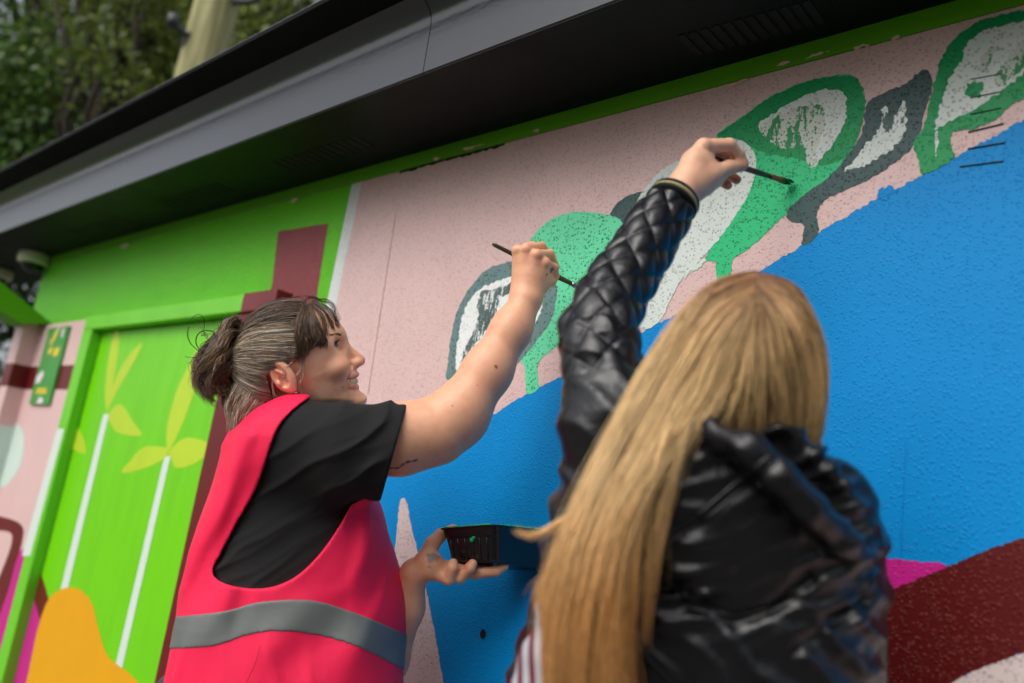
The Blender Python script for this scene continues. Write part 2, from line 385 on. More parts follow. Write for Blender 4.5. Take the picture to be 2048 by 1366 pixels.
# the row of leaves
painted('teal_leaf', [(894, 758), (895, 730), (900, 686), (910, 636), (927, 595), (948, 565), (971, 541), (995, 530), (1022, 524), (1070, 528), (1100, 545), (1112, 575), (1111, 609), (1102, 639), (1075, 679), (1048, 713), (1028, 732), (985, 765), (930, 772)], M_teal, wall, layer=5, rough=.001)
painted('white_leaf_heart', [(912, 737), (915, 686), (924, 636), (937, 605), (961, 578), (988, 565), (1022, 553), (1060, 556), (1082, 572), (1086, 602), (1079, 629), (1062, 656), (1020, 700), (970, 742), (930, 750)], M_white, wall, layer=6, rough=.0016)
painted('teal_leaf_vein', [(958, 599), (995, 597), (990, 629), (968, 669), (951, 690), (934, 715), (920, 740), (930, 700), (944, 666), (956, 636)], M_smear_t, wall, layer=7, rough=.0022)
painted('dry_brush_mark', [(962, 584), (1000, 574), (1030, 560), (1040, 572), (1000, 594), (966, 600)], M_smear_t, wall, layer=8, rough=.002)
painted('green_leaf', [(1060, 484), (1079, 457), (1109, 435), (1146, 425), (1176, 424), (1210, 429), (1240, 440), (1262, 480), (1255, 540), (1220, 600), (1180, 650), (1114, 692), (1096, 706), (1077, 724), (1075, 745), (1077, 776), (1055, 787), (1050, 742), (1041, 716), (1050, 700), (1075, 679), (1102, 640), (1112, 600), (1112, 560), (1095, 520), (1064, 505)], M_green, wall, layer=4, rough=.001)
painted('teal_leaf', [(1218, 440), (1230, 412), (1250, 395), (1285, 384), (1330, 400), (1330, 460), (1270, 520), (1230, 500)], M_teal2, wall, layer=3)
painted('pale_leaf', [(1400, 292), (1436, 277), (1465, 277), (1490, 284), (1506, 302), (1512, 327), (1508, 356), (1496, 389), (1477, 422), (1457, 451), (1436, 480), (1407, 513), (1382, 540), (1361, 562), (1338, 605), (1326, 633), (1301, 656), (1275, 650), (1255, 600), (1262, 500), (1272, 410), (1301, 363), (1326, 338), (1367, 314)], M_pale, wall, layer=6)
painted('green_leaf', [(1432, 275), (1448, 257), (1490, 230), (1531, 199), (1573, 178), (1618, 161), (1655, 153), (1697, 150), (1716, 161), (1728, 186), (1730, 207), (1724, 248), (1713, 282), (1693, 315), (1664, 352), (1631, 381), (1598, 402), (1569, 431), (1531, 468), (1490, 503), (1469, 516), (1463, 534), (1461, 580), (1434, 580), (1432, 528), (1411, 517), (1436, 470), (1480, 400), (1490, 330), (1460, 290)], M_green2, wall, layer=5, rough=.001)
painted('green_leaf_shoulder', [(1438, 272), (1450, 258), (1490, 231), (1531, 200), (1573, 179), (1618, 162), (1655, 154), (1697, 151), (1716, 162), (1727, 186), (1729, 207), (1723, 248), (1712, 282), (1692, 315), (1650, 330), (1600, 320), (1550, 310), (1515, 300), (1480, 282)], M_green3, wall, layer=5.5, rough=.0012)
painted('pale_leaf_heart', [(1519, 246), (1552, 224), (1593, 199), (1635, 182), (1668, 180), (1689, 190), (1693, 211), (1689, 244), (1672, 277), (1651, 306), (1633, 333), (1622, 331), (1626, 312), (1628, 292), (1600, 296), (1552, 290), (1528, 268)], M_pale, wall, layer=7, rough=.0014)
painted('dry_brush_mark', [(1545, 236), (1600, 214), (1640, 212), (1650, 240), (1640, 285), (1626, 315), (1622, 335), (1600, 300), (1552, 292), (1525, 262)], M_smear_g, wall, layer=7.5, rough=.0016)
painted('pale_leaf_heart_edge', [(1630, 192), (1668, 183), (1686, 192), (1690, 213), (1686, 244), (1669, 277), (1648, 304), (1633, 328), (1628, 320), (1640, 280), (1660, 240), (1655, 210)], M_pale, wall, layer=8, rough=.0012)
painted('teal_leaf', [(1858, 143), (1838, 145), (1813, 166), (1776, 182), (1742, 199), (1730, 219), (1728, 248), (1713, 286), (1689, 319), (1655, 356), (1614, 385), (1581, 414), (1573, 431), (1585, 445), (1606, 450), (1606, 489), (1637, 467), (1633, 431), (1647, 402), (1676, 385), (1734, 360), (1780, 331), (1813, 306), (1834, 277), (1846, 232), (1863, 182)], M_teal2, wall, layer=6, rough=.001)
painted('white_leaf_heart', [(1689, 342), (1713, 315), (1738, 282), (1759, 257), (1763, 232), (1767, 213), (1776, 215), (1775, 240), (1790, 236), (1807, 199), (1811, 232), (1809, 265), (1796, 286), (1759, 315), (1726, 331)], M_pale, wall, layer=7, rough=.0018)
painted('dry_brush_mark', [(1764, 236), (1772, 222), (1782, 240), (1798, 222), (1808, 210), (1806, 240), (1786, 262), (1768, 264)], M_smear_t, wall, layer=8, rough=.002)
painted('green_leaf', [(2140, 5), (2048, 20), (1987, 33), (1945, 50), (1904, 83), (1883, 116), (1871, 157), (1858, 207), (1846, 257), (1827, 286), (1838, 323), (1846, 347), (1904, 318), (1902, 268), (1945, 257), (1995, 236), (2020, 211), (2048, 195), (2140, 150)], M_green3, wall, layer=7, rough=.001)
painted('pale_leaf_heart', [(1871, 257), (1879, 215), (1900, 153), (1925, 120), (1929, 95), (1966, 62), (2007, 52), (2060, 40), (2120, 50), (2100, 110), (2048, 146), (2007, 178), (1966, 207), (1925, 232), (1896, 244)], M_pale, wall, layer=8, rough=.0015)
painted('dry_brush_mark', [(1958, 141), (1965, 112), (1985, 92), (1994, 100), (1978, 125), (1968, 145)], M_smear_g, wall, layer=9, rough=.002)
painted('dry_brush_mark', [(1930, 190), (1936, 168), (1962, 166), (1964, 186), (1945, 198)], M_green3, wall, layer=9, rough=.002)
painted('dry_brush_mark', [(1990, 160), (2010, 120), (2048, 80), (2100, 60), (2110, 100), (2048, 138), (2005, 172)], M_smear_g, wall, layer=9, rough=.0014)
painted('dry_brush_mark', [(1868, 300), (1872, 262), (1876, 285), (1873, 312)], M_pale, wall, layer=9, rough=.001)
painted('blue_brush_mark', [(1752, 398), (1757, 380), (1772, 376), (1790, 381), (1782, 392)], M_blue, wall, layer=6, rough=.003)
painted('blue_speckle', [(1380, 545), (1400, 520), (1410, 516), (1404, 530), (1370, 556)], M_mint, wall, layer=7, rough=.003)
# panel joints: narrow raised lines of filler
for (a, b) in (((792, 428), (736, 790)), ((1812, 880), (1801, 1116))):
    p, q = wx(*a), wx(*b)
    MB().hexa([(q[0] - .0005, -.0016, q[2]), (q[0] + .0005, -.0016, q[2]), (q[0] + .0005, .001, q[2]), (q[0] - .0005, .001, q[2])], [(p[0] - .0005, -.0016, p[2]), (p[0] + .0005, -.0016, p[2]), (p[0] + .0005, .001, p[2]), (p[0] - .0005, .001, p[2])]).build('panel_joint', M_joint if a[0] < 1000 else M_blue, wall)
M_slot = paint('slot_shadow', (.03, .035, .04, 1), .8, .1)
# slots of the air grille at the right
for (a, b) in (((1941, 160), (2003, 149)), ((1941, 197), (2005, 184)), ((1941, 230), (2003, 217)), ((1937, 265), (2007, 248)), ((1937, 298), (2011, 286)), ((1920, 334), (2007, 323))):
    p, q = wx(*a), wx(*b); h = .0006
    MB().hexa([(p[0], -.0026, p[2] - h), (q[0], -.0026, q[2] - h), (q[0], .001, q[2] - h), (p[0], .001, p[2] - h)], [(p[0], -.0026, p[2] + h), (q[0], -.0026, q[2] + h), (q[0], .001, q[2] + h), (p[0], .001, p[2] + h)]).build('grille_slot', M_slot, wall)
# drilled hole
c = wx(967, 1268); hole = [(c[0] + .0075 * math.cos(t), c[2] + .009 * math.sin(t)) for t in np.linspace(0, 2 * math.pi, 20, endpoint=False)]
flat('drill_hole', hole, M_dark, wall, -.0018)
# chips and splashes of bare render along the top of the wall
for (u, v, n, sx) in ((950, 293, 5, 30), (752, 360, 3, 8), (872, 318, 3, 7), (1072, 262, 4, 8), (1380, 196, 6, 22), (1480, 165, 7, 30), (1565, 128, 5, 20), (1630, 110, 6, 34), (1720, 93, 4, 20), (1790, 75, 3, 12), (590, 400, 4, 12), (250, 492, 4, 12)):
    pts = [(u + sx * rng.uniform(.5, 1) * math.cos(t), v - .27 * sx * math.cos(t) * .9 + 5 * rng.uniform(.3, 1) * math.sin(t)) for t in np.linspace(0, 2 * math.pi, 9, endpoint=False)]
    painted('bare_chip', pts, M_chip, strip, y=-.0032, layer=1, rough=.0012)
pts = []
for u in np.linspace(800, 1010, 40): pts.append((u, 346 - .268 * (u - 790) - 1.5))
for u in np.linspace(1010, 800, 40): pts.append((u, 346 - .268 * (u - 790) + 2 + 3.5 * rng.random()))
painted('open_crack', pts, M_dark, wall, layer=1.5, straight=True, rough=.001)

# ------------------------------------------------------------------ door
FY = -.052                                # front of the door frame
f1, f2 = on_y(176, 634, FY), on_y(553, 577, FY)
zf_top = .5 * (f1[2] + f2[2]); zf_bot = on_y(330, 641, FY)[2]
xd0 = on_y(160, 800, FY)[0]; 
xj0 = on_y(140, 760, FY)[0]; xj1 = xj0 + .085
xdr = on_y(446, 830, -.012)[0]; xm = on_y(484, 605, FY)[0]; xr1 = on_y(553, 590, FY)[0]
frame = MB().box((xj0, FY, zf_bot), (xm, .004, zf_top)).build('door_frame', M_frame, kiosk, bevel=.004)
MB().box((xj0, FY, .0), (xj1, .004, zf_bot)).build('door_jamb', M_frame, frame, bevel=.004)
MB().box((xm + .0005, FY - .002, zf_bot - .004), (xr1, .004, zf_top + .003)).build('frame_end_block', M_frame_m, frame, bevel=.005)
MB().box((xdr + .004, FY + .006, .0), (xr1 - .004, .004, zf_bot - .004)).build('door_jamb', M_maroon, frame, bevel=.004)
DY = -.012
door = MB().box((xj1 + .006, DY, .02), (xdr, .003, zf_bot - .004)).build('door', M_door, kiosk, bevel=.002)
for pts in ([(207, 828), (218, 828), (135, 1179), (121, 1179)], [(329, 912), (341, 912), (243, 1340), (229, 1340)]):
    painted('bamboo_stem', pts, M_stem, door, y=DY, layer=2, straight=True, rough=.0004)
for pts in ([(232, 660), (239, 684), (224, 780), (215, 824), (210, 780), (220, 700)], [(283, 686), (274, 712), (240, 772), (218, 812), (224, 776), (252, 718)], [(217, 830), (240, 808), (266, 842), (283, 870), (240, 867), (223, 850)],
            [(334, 896), (335, 850), (352, 785), (375, 735), (396, 700), (392, 765), (372, 830), (345, 890)], [(334, 896), (289, 894), (262, 920), (244, 945), (285, 938), (327, 918)], [(339, 901), (376, 875), (426, 894), (389, 927), (353, 935), (341, 914)], [(130, 850), (146, 846), (165, 872), (171, 906), (145, 897), (132, 869)]):
    painted('bamboo_leaf', pts, M_leafy, door, y=DY, layer=3, rough=.0005)
painted('yellow_hill', [(20, 1480), (52, 1366), (75, 1260), (98, 1198), (130, 1176), (160, 1180), (184, 1207), (196, 1254), (216, 1312), (262, 1350), (300, 1400), (310, 1480)], M_yellow, door, y=DY, layer=5, rough=.0004)
painted('maroon_outline', [(52, 1112), (74, 1130), (98, 1205), (92, 1262), (80, 1240), (62, 1180), (40, 1150)], M_maroon, door, y=DY, layer=4, rough=.0004)
painted('magenta_field', [(20, 1160), (50, 1160), (80, 1225), (86, 1270), (50, 1380), (-10, 1480), (-60, 1480)], M_magenta, door, y=DY, layer=3.5, rough=.0004)
painted('white_jamb_paint', [(114, 858), (128, 858), (60, 1112), (44, 1112)], M_stem, frame, y=FY, layer=1, straight=True, rough=.0005)

# ------------------------------------------------------------------ left corner: pink panel, post, bracket
PY = -.02
xp = on_y(88, 660, PY)[0]; zp = on_y(70, 653, PY)[2]
panel = MB().box((xp - .05, PY, 0), (xj0 - .001, .004, zp)).build('corner_panel', M_panel, kiosk, bevel=.002)
YP = -.09
x0 = on_y(28, 668, YP)[0]; x1 = on_y(43, 668, YP)[0]
post = MB().box((x0, YP, 0), (x1, .1, zp - .004)).build('corner_post', M_panel, kiosk, bevel=.003)
def zat(u, v, y): return on_y(u, v, y)[2]
zb0, zb1 = zat(100, 732, PY), zat(100, 779, PY)
flat('maroon_band', [(xp - .048, zb1), (xj0 - .06, zb1), (xj0 - .06, zb0), (xp - .048, zb0)], M_maroon, panel, PY - .0004)
MB().box((x0 - .0008, YP - .0008, zb1), (x1 + .0008, .09, zb0)).build('maroon_band', M_maroon, post)
painted('mint_disc', [(-30, 850), (10, 845), (38, 850), (48, 880), (40, 930), (20, 962), (0, 975), (-40, 960)], M_mint, panel, y=PY, layer=2, rough=.0004)
MB().box((x0 - .0009, YP - .0009, zat(5, 985, YP)), (x1 + .0009, .09, zat(10, 850, YP))).build('mint_band', M_mint, post)
painted('maroon_outline', [(-40, 1030), (10, 1035), (44, 1052), (44, 1085), (30, 1130), (10, 1200), (-40, 1320), (-60, 1290), (0, 1150), (24, 1080), (10, 1062), (-40, 1062)], M_maroon, panel, y=PY, layer=2, rough=.0004)
painted('magenta_field', [(34, 1110), (62, 1100), (70, 1130), (20, 1366), (-40, 1500), (-160, 1500), (-40, 1300), (10, 1200)], M_magenta, panel, y=PY, layer=1.5, rough=.0004)
# lime strip beside the jamb
flat('lime_strip', [(xj0 - .055, .02), (xj0 - .002, .02), (xj0 - .002, zp - .002), (xj0 - .055, zp - .002)], M_lime, panel, PY - .0006)
# bracket that carries the eave
def on_x(u, v, x):
    r = ray(u, v); return CAM + r * ((x - CAM[0]) / r[0])
q0, q1, q2_, q3_ = on_x(18, 652, x0), on_x(80, 652, x0), on_x(-60, 540, x0), on_x(-80, 592, x0)
bw_ = x1 - x0 + .06
MB().hexa([q3_, q3_ + np.array([bw_, 0, 0]), q0 + np.array([bw_, 0, 0]), q0], [q2_, q2_ + np.array([bw_, 0, 0]), q1 + np.array([bw_, 0, 0]), q1]).build('eave_bracket', M_strip, kiosk, bevel=.003)

# ------------------------------------------------------------------ notice fixed to the pink panel
M_sign = paint('notice_green', srgb(64, 150, 60), .4, .05, 30, .1); M_signy = paint('notice_yellow', srgb(232, 208, 40), .4, .05); M_signw = paint('notice_white', srgb(228, 220, 222), .4, .05)
SY = PY - .012
sg = thing('notice_sign', tuple(on_y(98, 735, SY)), 'narrow green notice with yellow and white marks on the pink corner panel', 'sign')
sc_ = [on_y(a, b, SY) for a, b in ((96, 657), (136, 656), (98, 806), (59, 808))]
xs0, xs1 = .5 * (sc_[0][0] + sc_[3][0]), .5 * (sc_[1][0] + sc_[2][0])
zs1, zs0 = sc_[0][2], sc_[3][2]
MB().box((xs0, SY, zs0), (xs1, PY + .001, zs1)).build('plate', M_sign, sg, bevel=.0015)
def su(a, b): return (xs0 + (xs1 - xs0) * a, zs0 + (zs1 - zs0) * b)
for k, (pl, mt) in enumerate((([(.25, .86), (.5, .9), (.62, .99), (.48, .98), (.34, .90), (.22, .78)], M_signw), ([(.4, .92), (.5, .97), (.55, .9), (.42, .80), (.34, .74), (.3, .8)], M_signy), ([(.3, .72), (.5, .74), (.48, .66), (.32, .64)], M_signy), ([(.6, .72), (.85, .73), (.83, .62), (.58, .61)], M_signy), ([(.72, .97), (.86, .97), (.84, .84), (.74, .88)], M_signw),
                    ([(.05, .36), (.3, .44), (.4, .38), (.3, .28), (.08, .26)], M_signw), ([(.25, .205), (.75, .205), (.75, .175), (.25, .175)], M_signy), ([(.22, .165), (.78, .165), (.78, .135), (.22, .135)], M_signy), ([(.5, .10), (.72, .06), (.7, .01), (.4, .01)], M_signw))):
    flat('printed_mark', [su(*q) for q in pl], mt, sg, SY - .0008 - .0001 * k)

# ------------------------------------------------------------------ dome cameras under the eave
M_cam = paint('camera_shell', srgb(222, 218, 196), .45, .1, 40, .15); M_dome = paint('smoked_dome', (.01, .01, .012, 1), .12, 0, 30, 0)
def dome_camera(u, v, label):
    c = on_z(u, v, Z_SOF); t = thing('dome_camera', (c[0], c[1], Z_SOF), label, 'security camera', 'dome cameras under the eave')
    def lathe(name, pr, mat):
        n = 28; V = []; F = []
        for (r, z) in pr:
            for k in range(n):
                a = 2 * math.pi * k / n; V.append((c[0] + r * math.cos(a), c[1] + r * math.sin(a), Z_SOF + z))
        for i in range(len(pr) - 1):
            for k in range(n): F.append((i * n + k, (i + 1) * n + k, (i + 1) * n + (k + 1) % n, i * n + (k + 1) % n))
        return mesh_obj(name, V, F, mat, t, True)
    lathe('base', [(.001, .002), (.064, .002), (.068, -.004), (.069, -.040), (.066, -.048), (.058, -.052), (.049, -.05)], M_cam)
    lathe('dome', [(.05, -.046)] + [(.05 * math.cos(a), -.05 - .042 * math.sin(a)) for a in np.linspace(0, 1.55, 9)], M_dome)
    for k in range(3):
        a = 2.1 * k + .4; q = (c[0] + .0665 * math.cos(a), c[1] + .0665 * math.sin(a)); MB().box((q[0] - .004, q[1] - .004, Z_SOF - .03), (q[0] + .004, q[1] + .004, Z_SOF - .014)).build('screw_cover', M_cam, t, bevel=.001)
dome_camera(72, 508, 'cream dome security camera under the eave beside the lime wall corner')
dome_camera(-2, 538, 'cream dome security camera under the eave beyond the wall corner')

# ------------------------------------------------------------------ wooden pole behind the roof
def pole_mat():
    m, nt, bs = new_mat('weathered_pole'); pos = world_pos(nt, (6, 6, .6))
    n1 = N(nt, 'ShaderNodeTexNoise', Scale=4.0, Detail=8.0); nt.links.new(pos, n1.inputs['Vector'])
    c = mixc(nt, ramp(nt, n1.outputs[0], .3, .7), srgb(124, 120, 80), srgb(168, 164, 118)); nt.links.new(c, bs.inputs['Base Color']); bs.inputs['Roughness'].default_value = .85
    return m
M_iron = paint('pole_iron', (.05, .055, .06, 1), .5, .3)
pb = P(418, 60, 4.9); pole = thing('utility_pole', (pb[0], pb[1], 0), 'pale lichen covered wooden pole with a dark iron bracket rising behind the roof', 'pole')
MB().tube([(pb[0], pb[1], -.05), (pb[0], pb[1], 2), (pb[0] + .02, pb[1], 4), (pb[0] + .04, pb[1], 6.5)], [.15, .14, .125, .105], 20).build('shaft', pole_mat(), pole, smooth=True)
q = P(372, 70, 4.75); q2 = P(346, 42, 4.7); q3 = P(400, 72, 4.8); q4 = P(368, 112, 4.78)
br = MB().tube([q2, q, q3], [.022, .02, .02], 8).build('bracket', M_iron, pole, smooth=True)
MB().tube([q, P(370, 95, 4.77), q4], [.018, .016, .016], 8).build('bracket_stay', M_iron, br, smooth=True)
MB().tube([q2 + np.array([0, 0, -.03]), q2 + np.array([0, 0, .035])], [.034, .034], 10).build('insulator', M_iron, br, smooth=True)
a = P(500, 3, 4.85); MB().tube([P(440, 6, 4.9), a, P(520, -4, 4.8)], [.02, .02, .02], 8).build('bracket', M_iron, pole, smooth=True)

# ------------------------------------------------------------------ trees
def leaf_mat(name, c0, c1):
    m, nt, bs = new_mat(name); at = N(nt, 'ShaderNodeAttribute', attribute_name='Col')
    sep = N(nt, 'ShaderNodeSeparateColor'); nt.links.new(at.outputs['Color'], sep.inputs[0])
    c = mixc(nt, sep.outputs[0], c0, c1); nt.links.new(c, bs.inputs['Base Color'])
    bs.inputs['Roughness'].default_value = .5
    tr = N(nt, 'ShaderNodeBsdfTranslucent'); nt.links.new(c, tr.inputs['Color'])
    ms = N(nt, 'ShaderNodeMixShader', Fac=.35); out = nt.nodes['Material Output']
    nt.links.new(bs.outputs[0], ms.inputs[1]); nt.links.new(tr.outputs[0], ms.inputs[2]); nt.links.new(ms.outputs[0], out.inputs['Surface'])
    return m
M_bark = paint('tree_bark', (.05, .038, .026, 1), .9, 1, 30, .4)
M_leaf_a = leaf_mat('dark_leaf', (.028, .07, .012, 1), (.10, .20, .030, 1)); M_leaf_b = leaf_mat('olive_leaf', (.08, .13, .018, 1), (.24, .30, .05, 1))
def tree(base, h, crown_c, crown_r, n_clump, per, lsize, mat, label, seed, group='trees behind the kiosk'):
    r = np.random.default_rng(seed); base = np.array(base, float); crown_c = np.array(crown_c, float); crown_r = np.array(crown_r, float)
    t = thing('broadleaf_tree', tuple(base), label, 'tree', group)
    mb = MB(); top = crown_c + np.array([0, 0, crown_r[2] * .5])
    mb.tube([base - np.array([0, 0, .1]), base + (top - base) * .35 + r.normal(0, .08, 3), base + (top - base) * .7 + r.normal(0, .12, 3), top], [.22, .17, .11, .03], 10)
    cl = []
    for k in range(n_clump):
        while True:
            v = r.uniform(-1, 1, 3)
            if .25 < np.linalg.norm(v) < 1: break
        cl.append(crown_c + v * crown_r)
    for c in cl[:: max(1, n_clump // 26)]:
        s = base + (top - base) * np.clip((c[2] - base[2]) / (top[2] - base[2]) - .25, .25, .95); mid = .5 * (s + c) + r.normal(0, .12, 3)
        mb.tube([s, mid, c], [.06, .035, .012], 6)
    mb.build('trunk', M_bark, t, smooth=True)
    ctr = np.repeat(np.array(cl), per, 0); n = len(ctr)
    pos = ctr + r.normal(0, 1, (n, 3)) * np.array([.24, .24, .18])
    a = r.normal(0, 1, (n, 3)); a /= np.linalg.norm(a, axis=1)[:, None]; b = r.normal(0, 1, (n, 3)); b -= a * np.sum(a * b, 1)[:, None]; b /= np.linalg.norm(b, axis=1)[:, None]
    s = lsize * r.uniform(.6, 1.3, (n, 1))
    V = np.stack([pos - a * s, pos + b * s * .42 + a * s * -.1, pos + a * s, pos - b * s * .42 + a * s * -.1], 1).reshape(-1, 3)
    F = np.arange(4 * n).reshape(n, 4)
    shade = np.repeat(np.clip(np.repeat(r.uniform(0, 1, len(cl)), per) + r.normal(0, .2, n), 0, 1), 4)
    mesh_obj('crown', V, F, mat, t, False, np.stack([shade] * 3, 1))
def tree_at(u, v, d, r3, nc, per, ls, mat, label, seed):
    c = P(u, v, d); tree((c[0], c[1], -.05), c[2], c, r3, nc, per, ls, mat, label, seed)

# ================================================================== IMPLICIT SURFACES
def smin(a, b, k):
    h = np.clip(.5 + .5 * (b - a) / k, 0, 1); return b + (a - b) * h - k * h * (1 - h)
def smax(a, b, k): return -smin(-a, -b, k)
def s_sph(p, c, r): return np.linalg.norm(p - np.asarray(c), axis=-1) - r
def s_ell(p, c, r):
    q = (p - np.asarray(c)); r = np.asarray(r, float); k0 = np.linalg.norm(q / r, axis=-1); k1 = np.linalg.norm(q / (r * r), axis=-1) + 1e-9
    return k0 * (k0 - 1) / k1
def s_cone(p, a, b, ra, rb):
    a = np.asarray(a, float); b = np.asarray(b, float); ab = b - a; t = np.clip(((p - a) @ ab) / (ab @ ab), 0, 1)
    return np.linalg.norm(p - a - t[:, None] * ab, axis=-1) - (ra + t * (rb - ra))
def s_chain(p, pts, rad, k=.004):
    d = None
    for i in range(len(pts) - 1):
        e = s_cone(p, pts[i], pts[i + 1], rad[i], rad[i + 1]); d = e if d is None else smin(d, e, k)
    return d
def polygonize(sdf, lo, hi, h, blk=4, slack=1.9):
    """surface nets over a sparse grid"""
    lo = np.asarray(lo, float); hi = np.asarray(hi, float)
    nb = np.ceil((hi - lo) / (h * blk)).astype(int); n = nb * blk + 1
    bc = np.stack(np.meshgrid(*[np.arange(k) for k in nb], indexing='ij'), -1).reshape(-1, 3)
    cen = lo + (bc + .5) * blk * h; dc = sdf(cen)
    act = np.abs(dc) < blk * h * slack
    f = np.empty(n, np.float32); big = np.where(dc > 0, 1., -1.).reshape(nb)
    f[:] = np.pad(np.repeat(np.repeat(np.repeat(big, blk, 0), blk, 1), blk, 2), ((0, 1),) * 3, mode='edge')
    g = np.stack(np.meshgrid(*[np.arange(blk + 1)] * 3, indexing='ij'), -1).reshape(-1, 3)
    ab = bc[act]
    for i in range(0, len(ab), 2500):
        idx = (ab[i:i + 2500, None, :] * blk + g[None]).reshape(-1, 3); f[idx[:, 0], idx[:, 1], idx[:, 2]] = sdf(lo + idx * h)
    neg = f < 0
    nc = n - 1
    cnt = np.zeros(nc, np.int16); acc = np.zeros(tuple(nc) + (3,), np.float32)
    cor = [(0, 0, 0), (1, 0, 0), (0, 1, 0), (1, 1, 0), (0, 0, 1), (1, 0, 1), (0, 1, 1), (1, 1, 1)]
    sl = lambda A, c: A[c[0]:c[0] + nc[0], c[1]:c[1] + nc[1], c[2]:c[2] + nc[2]]
    s = sum(sl(neg, c).astype(np.int8) for c in cor); mixed = np.argwhere((s > 0) & (s < 8))
    fv = np.stack([f[mixed[:, 0] + c[0], mixed[:, 1] + c[1], mixed[:, 2] + c[2]] for c in cor], 1)
    pos = np.zeros((len(mixed), 3)); k = np.zeros(len(mixed))
    for a in range(8):
        for b in range(a + 1, 8):
            if sum(abs(cor[a][i] - cor[b][i]) for i in range(3)) != 1: continue
            m = (fv[:, a] < 0) != (fv[:, b] < 0); t = np.where(m, fv[:, a] / np.where(m, fv[:, a] - fv[:, b], 1), 0)
            pt = np.asarray(cor[a]) + t[:, None] * (np.asarray(cor[b]) - np.asarray(cor[a])); pos += pt * m[:, None]; k += m
    V = lo + (mixed + pos / k[:, None]) * h
    ids = np.full(nc, -1, np.int64); ids[mixed[:, 0], mixed[:, 1], mixed[:, 2]] = np.arange(len(mixed))
    Q = []
    for ax in range(3):
        o1, o2 = [(1, 2), (2, 0), (0, 1)][ax]
        a = [slice(None)] * 3; b = [slice(None)] * 3; a[ax] = slice(0, -1); b[ax] = slice(1, None)
        e = np.argwhere(neg[tuple(a)] != neg[tuple(b)])
        e = e[(e[:, o1] > 0) & (e[:, o2] > 0) & (e[:, o1] < nc[o1]) & (e[:, o2] < nc[o2])]
        if not len(e): continue
        fl = neg[e[:, 0], e[:, 1], e[:, 2]]
        def cell(d1, d2):
            q = e.copy(); q[:, o1] -= d1; q[:, o2] -= d2; return ids[q[:, 0], q[:, 1], q[:, 2]]
        q = np.stack([cell(1, 1), cell(0, 1), cell(0, 0), cell(1, 0)], 1)
        q = np.where(fl[:, None], q, q[:, ::-1]); Q.append(q[(q >= 0).all(1)])
    return V, np.concatenate(Q)
def relax(V, F, it=1, lam=.5):
    n = len(V)
    for _ in range(it):
        acc = np.zeros_like(V); c = np.zeros(n)
        for i in range(4):
            np.add.at(acc, F[:, i], V[F[:, (i + 1) % 4]]); np.add.at(acc, F[:, (i + 1) % 4], V[F[:, i]]); np.add.at(c, F[:, i], 1); np.add.at(c, F[:, (i + 1) % 4], 1)
        V = V + lam * (acc / c[:, None] - V)
    return V
def join(parts):
    V = []; F = []; n = 0
    for v, f in parts: V.append(v); F.append(f + n); n += len(v)
    return np.concatenate(V), np.concatenate(F)
# cheap smooth noise
_perm = np.random.default_rng(3).permutation(256); _gr = np.random.default_rng(4).uniform(-1, 1, 256)
def vnoise(p):
    i = np.floor(p).astype(int); f = p - i; f = f * f * (3 - 2 * f); r = 0
    for dx in (0, 1):
        for dy in (0, 1):
            for dz in (0, 1):
                hsh = _perm[(_perm[(_perm[(i[:, 0] + dx) & 255] + i[:, 1] + dy) & 255] + i[:, 2] + dz) & 255]
                r = r + _gr[hsh] * (f[:, 0] if dx else 1 - f[:, 0]) * (f[:, 1] if dy else 1 - f[:, 1]) * (f[:, 2] if dz else 1 - f[:, 2])
    return r
def ridge(x):                                  # 0..1 rounded folds
    return .5 + .5 * np.sin(x)
def poly_dist(px, poly):
    """signed distance (pixels) to a closed outline, negative inside"""
    poly = np.asarray(poly, float); d = np.full(len(px), 1e9); ins = np.zeros(len(px), bool)
    for i in range(len(poly)):
        a, b = poly[i], poly[(i + 1) % len(poly)]; ab = b - a
        t = np.clip(((px - a) @ ab) / (ab @ ab + 1e-9), 0, 1); d = np.minimum(d, np.linalg.norm(px - a - t[:, None] * ab, axis=1))
        c = ((a[1] > px[:, 1]) != (b[1] > px[:, 1])) & (px[:, 0] < (b[0] - a[0]) * (px[:, 1] - a[1]) / (b[1] - a[1] + 1e-12) + a[0]); ins ^= c
    return np.where(ins, -d, d)

class PolyField:
    """signed distance to an outline, tabulated once"""
    def __init__(self, poly, pad=60, step=2.0):
        poly = np.asarray(poly, float); self.lo = poly.min(0) - pad; self.step = step; n = np.ceil((poly.max(0) + pad - self.lo) / step).astype(int) + 2
        g = np.stack(np.meshgrid(np.arange(n[0]), np.arange(n[1]), indexing='ij'), -1).reshape(-1, 2) * step + self.lo
        self.n = n; self.f = poly_dist(g, poly).reshape(n)
    def __call__(self, px):
        t = (px - self.lo) / self.step; tc = np.clip(t, 0, self.n - 1.001); out = np.linalg.norm((t - tc) * self.step, axis=1); i = tc.astype(int); f = tc - i
        a = self.f[i[:, 0], i[:, 1]] * (1 - f[:, 0]) + self.f[i[:, 0] + 1, i[:, 1]] * f[:, 0]; b = self.f[i[:, 0], i[:, 1] + 1] * (1 - f[:, 0]) + self.f[i[:, 0] + 1, i[:, 1] + 1] * f[:, 0]
        return a * (1 - f[:, 1]) + b * f[:, 1] + out
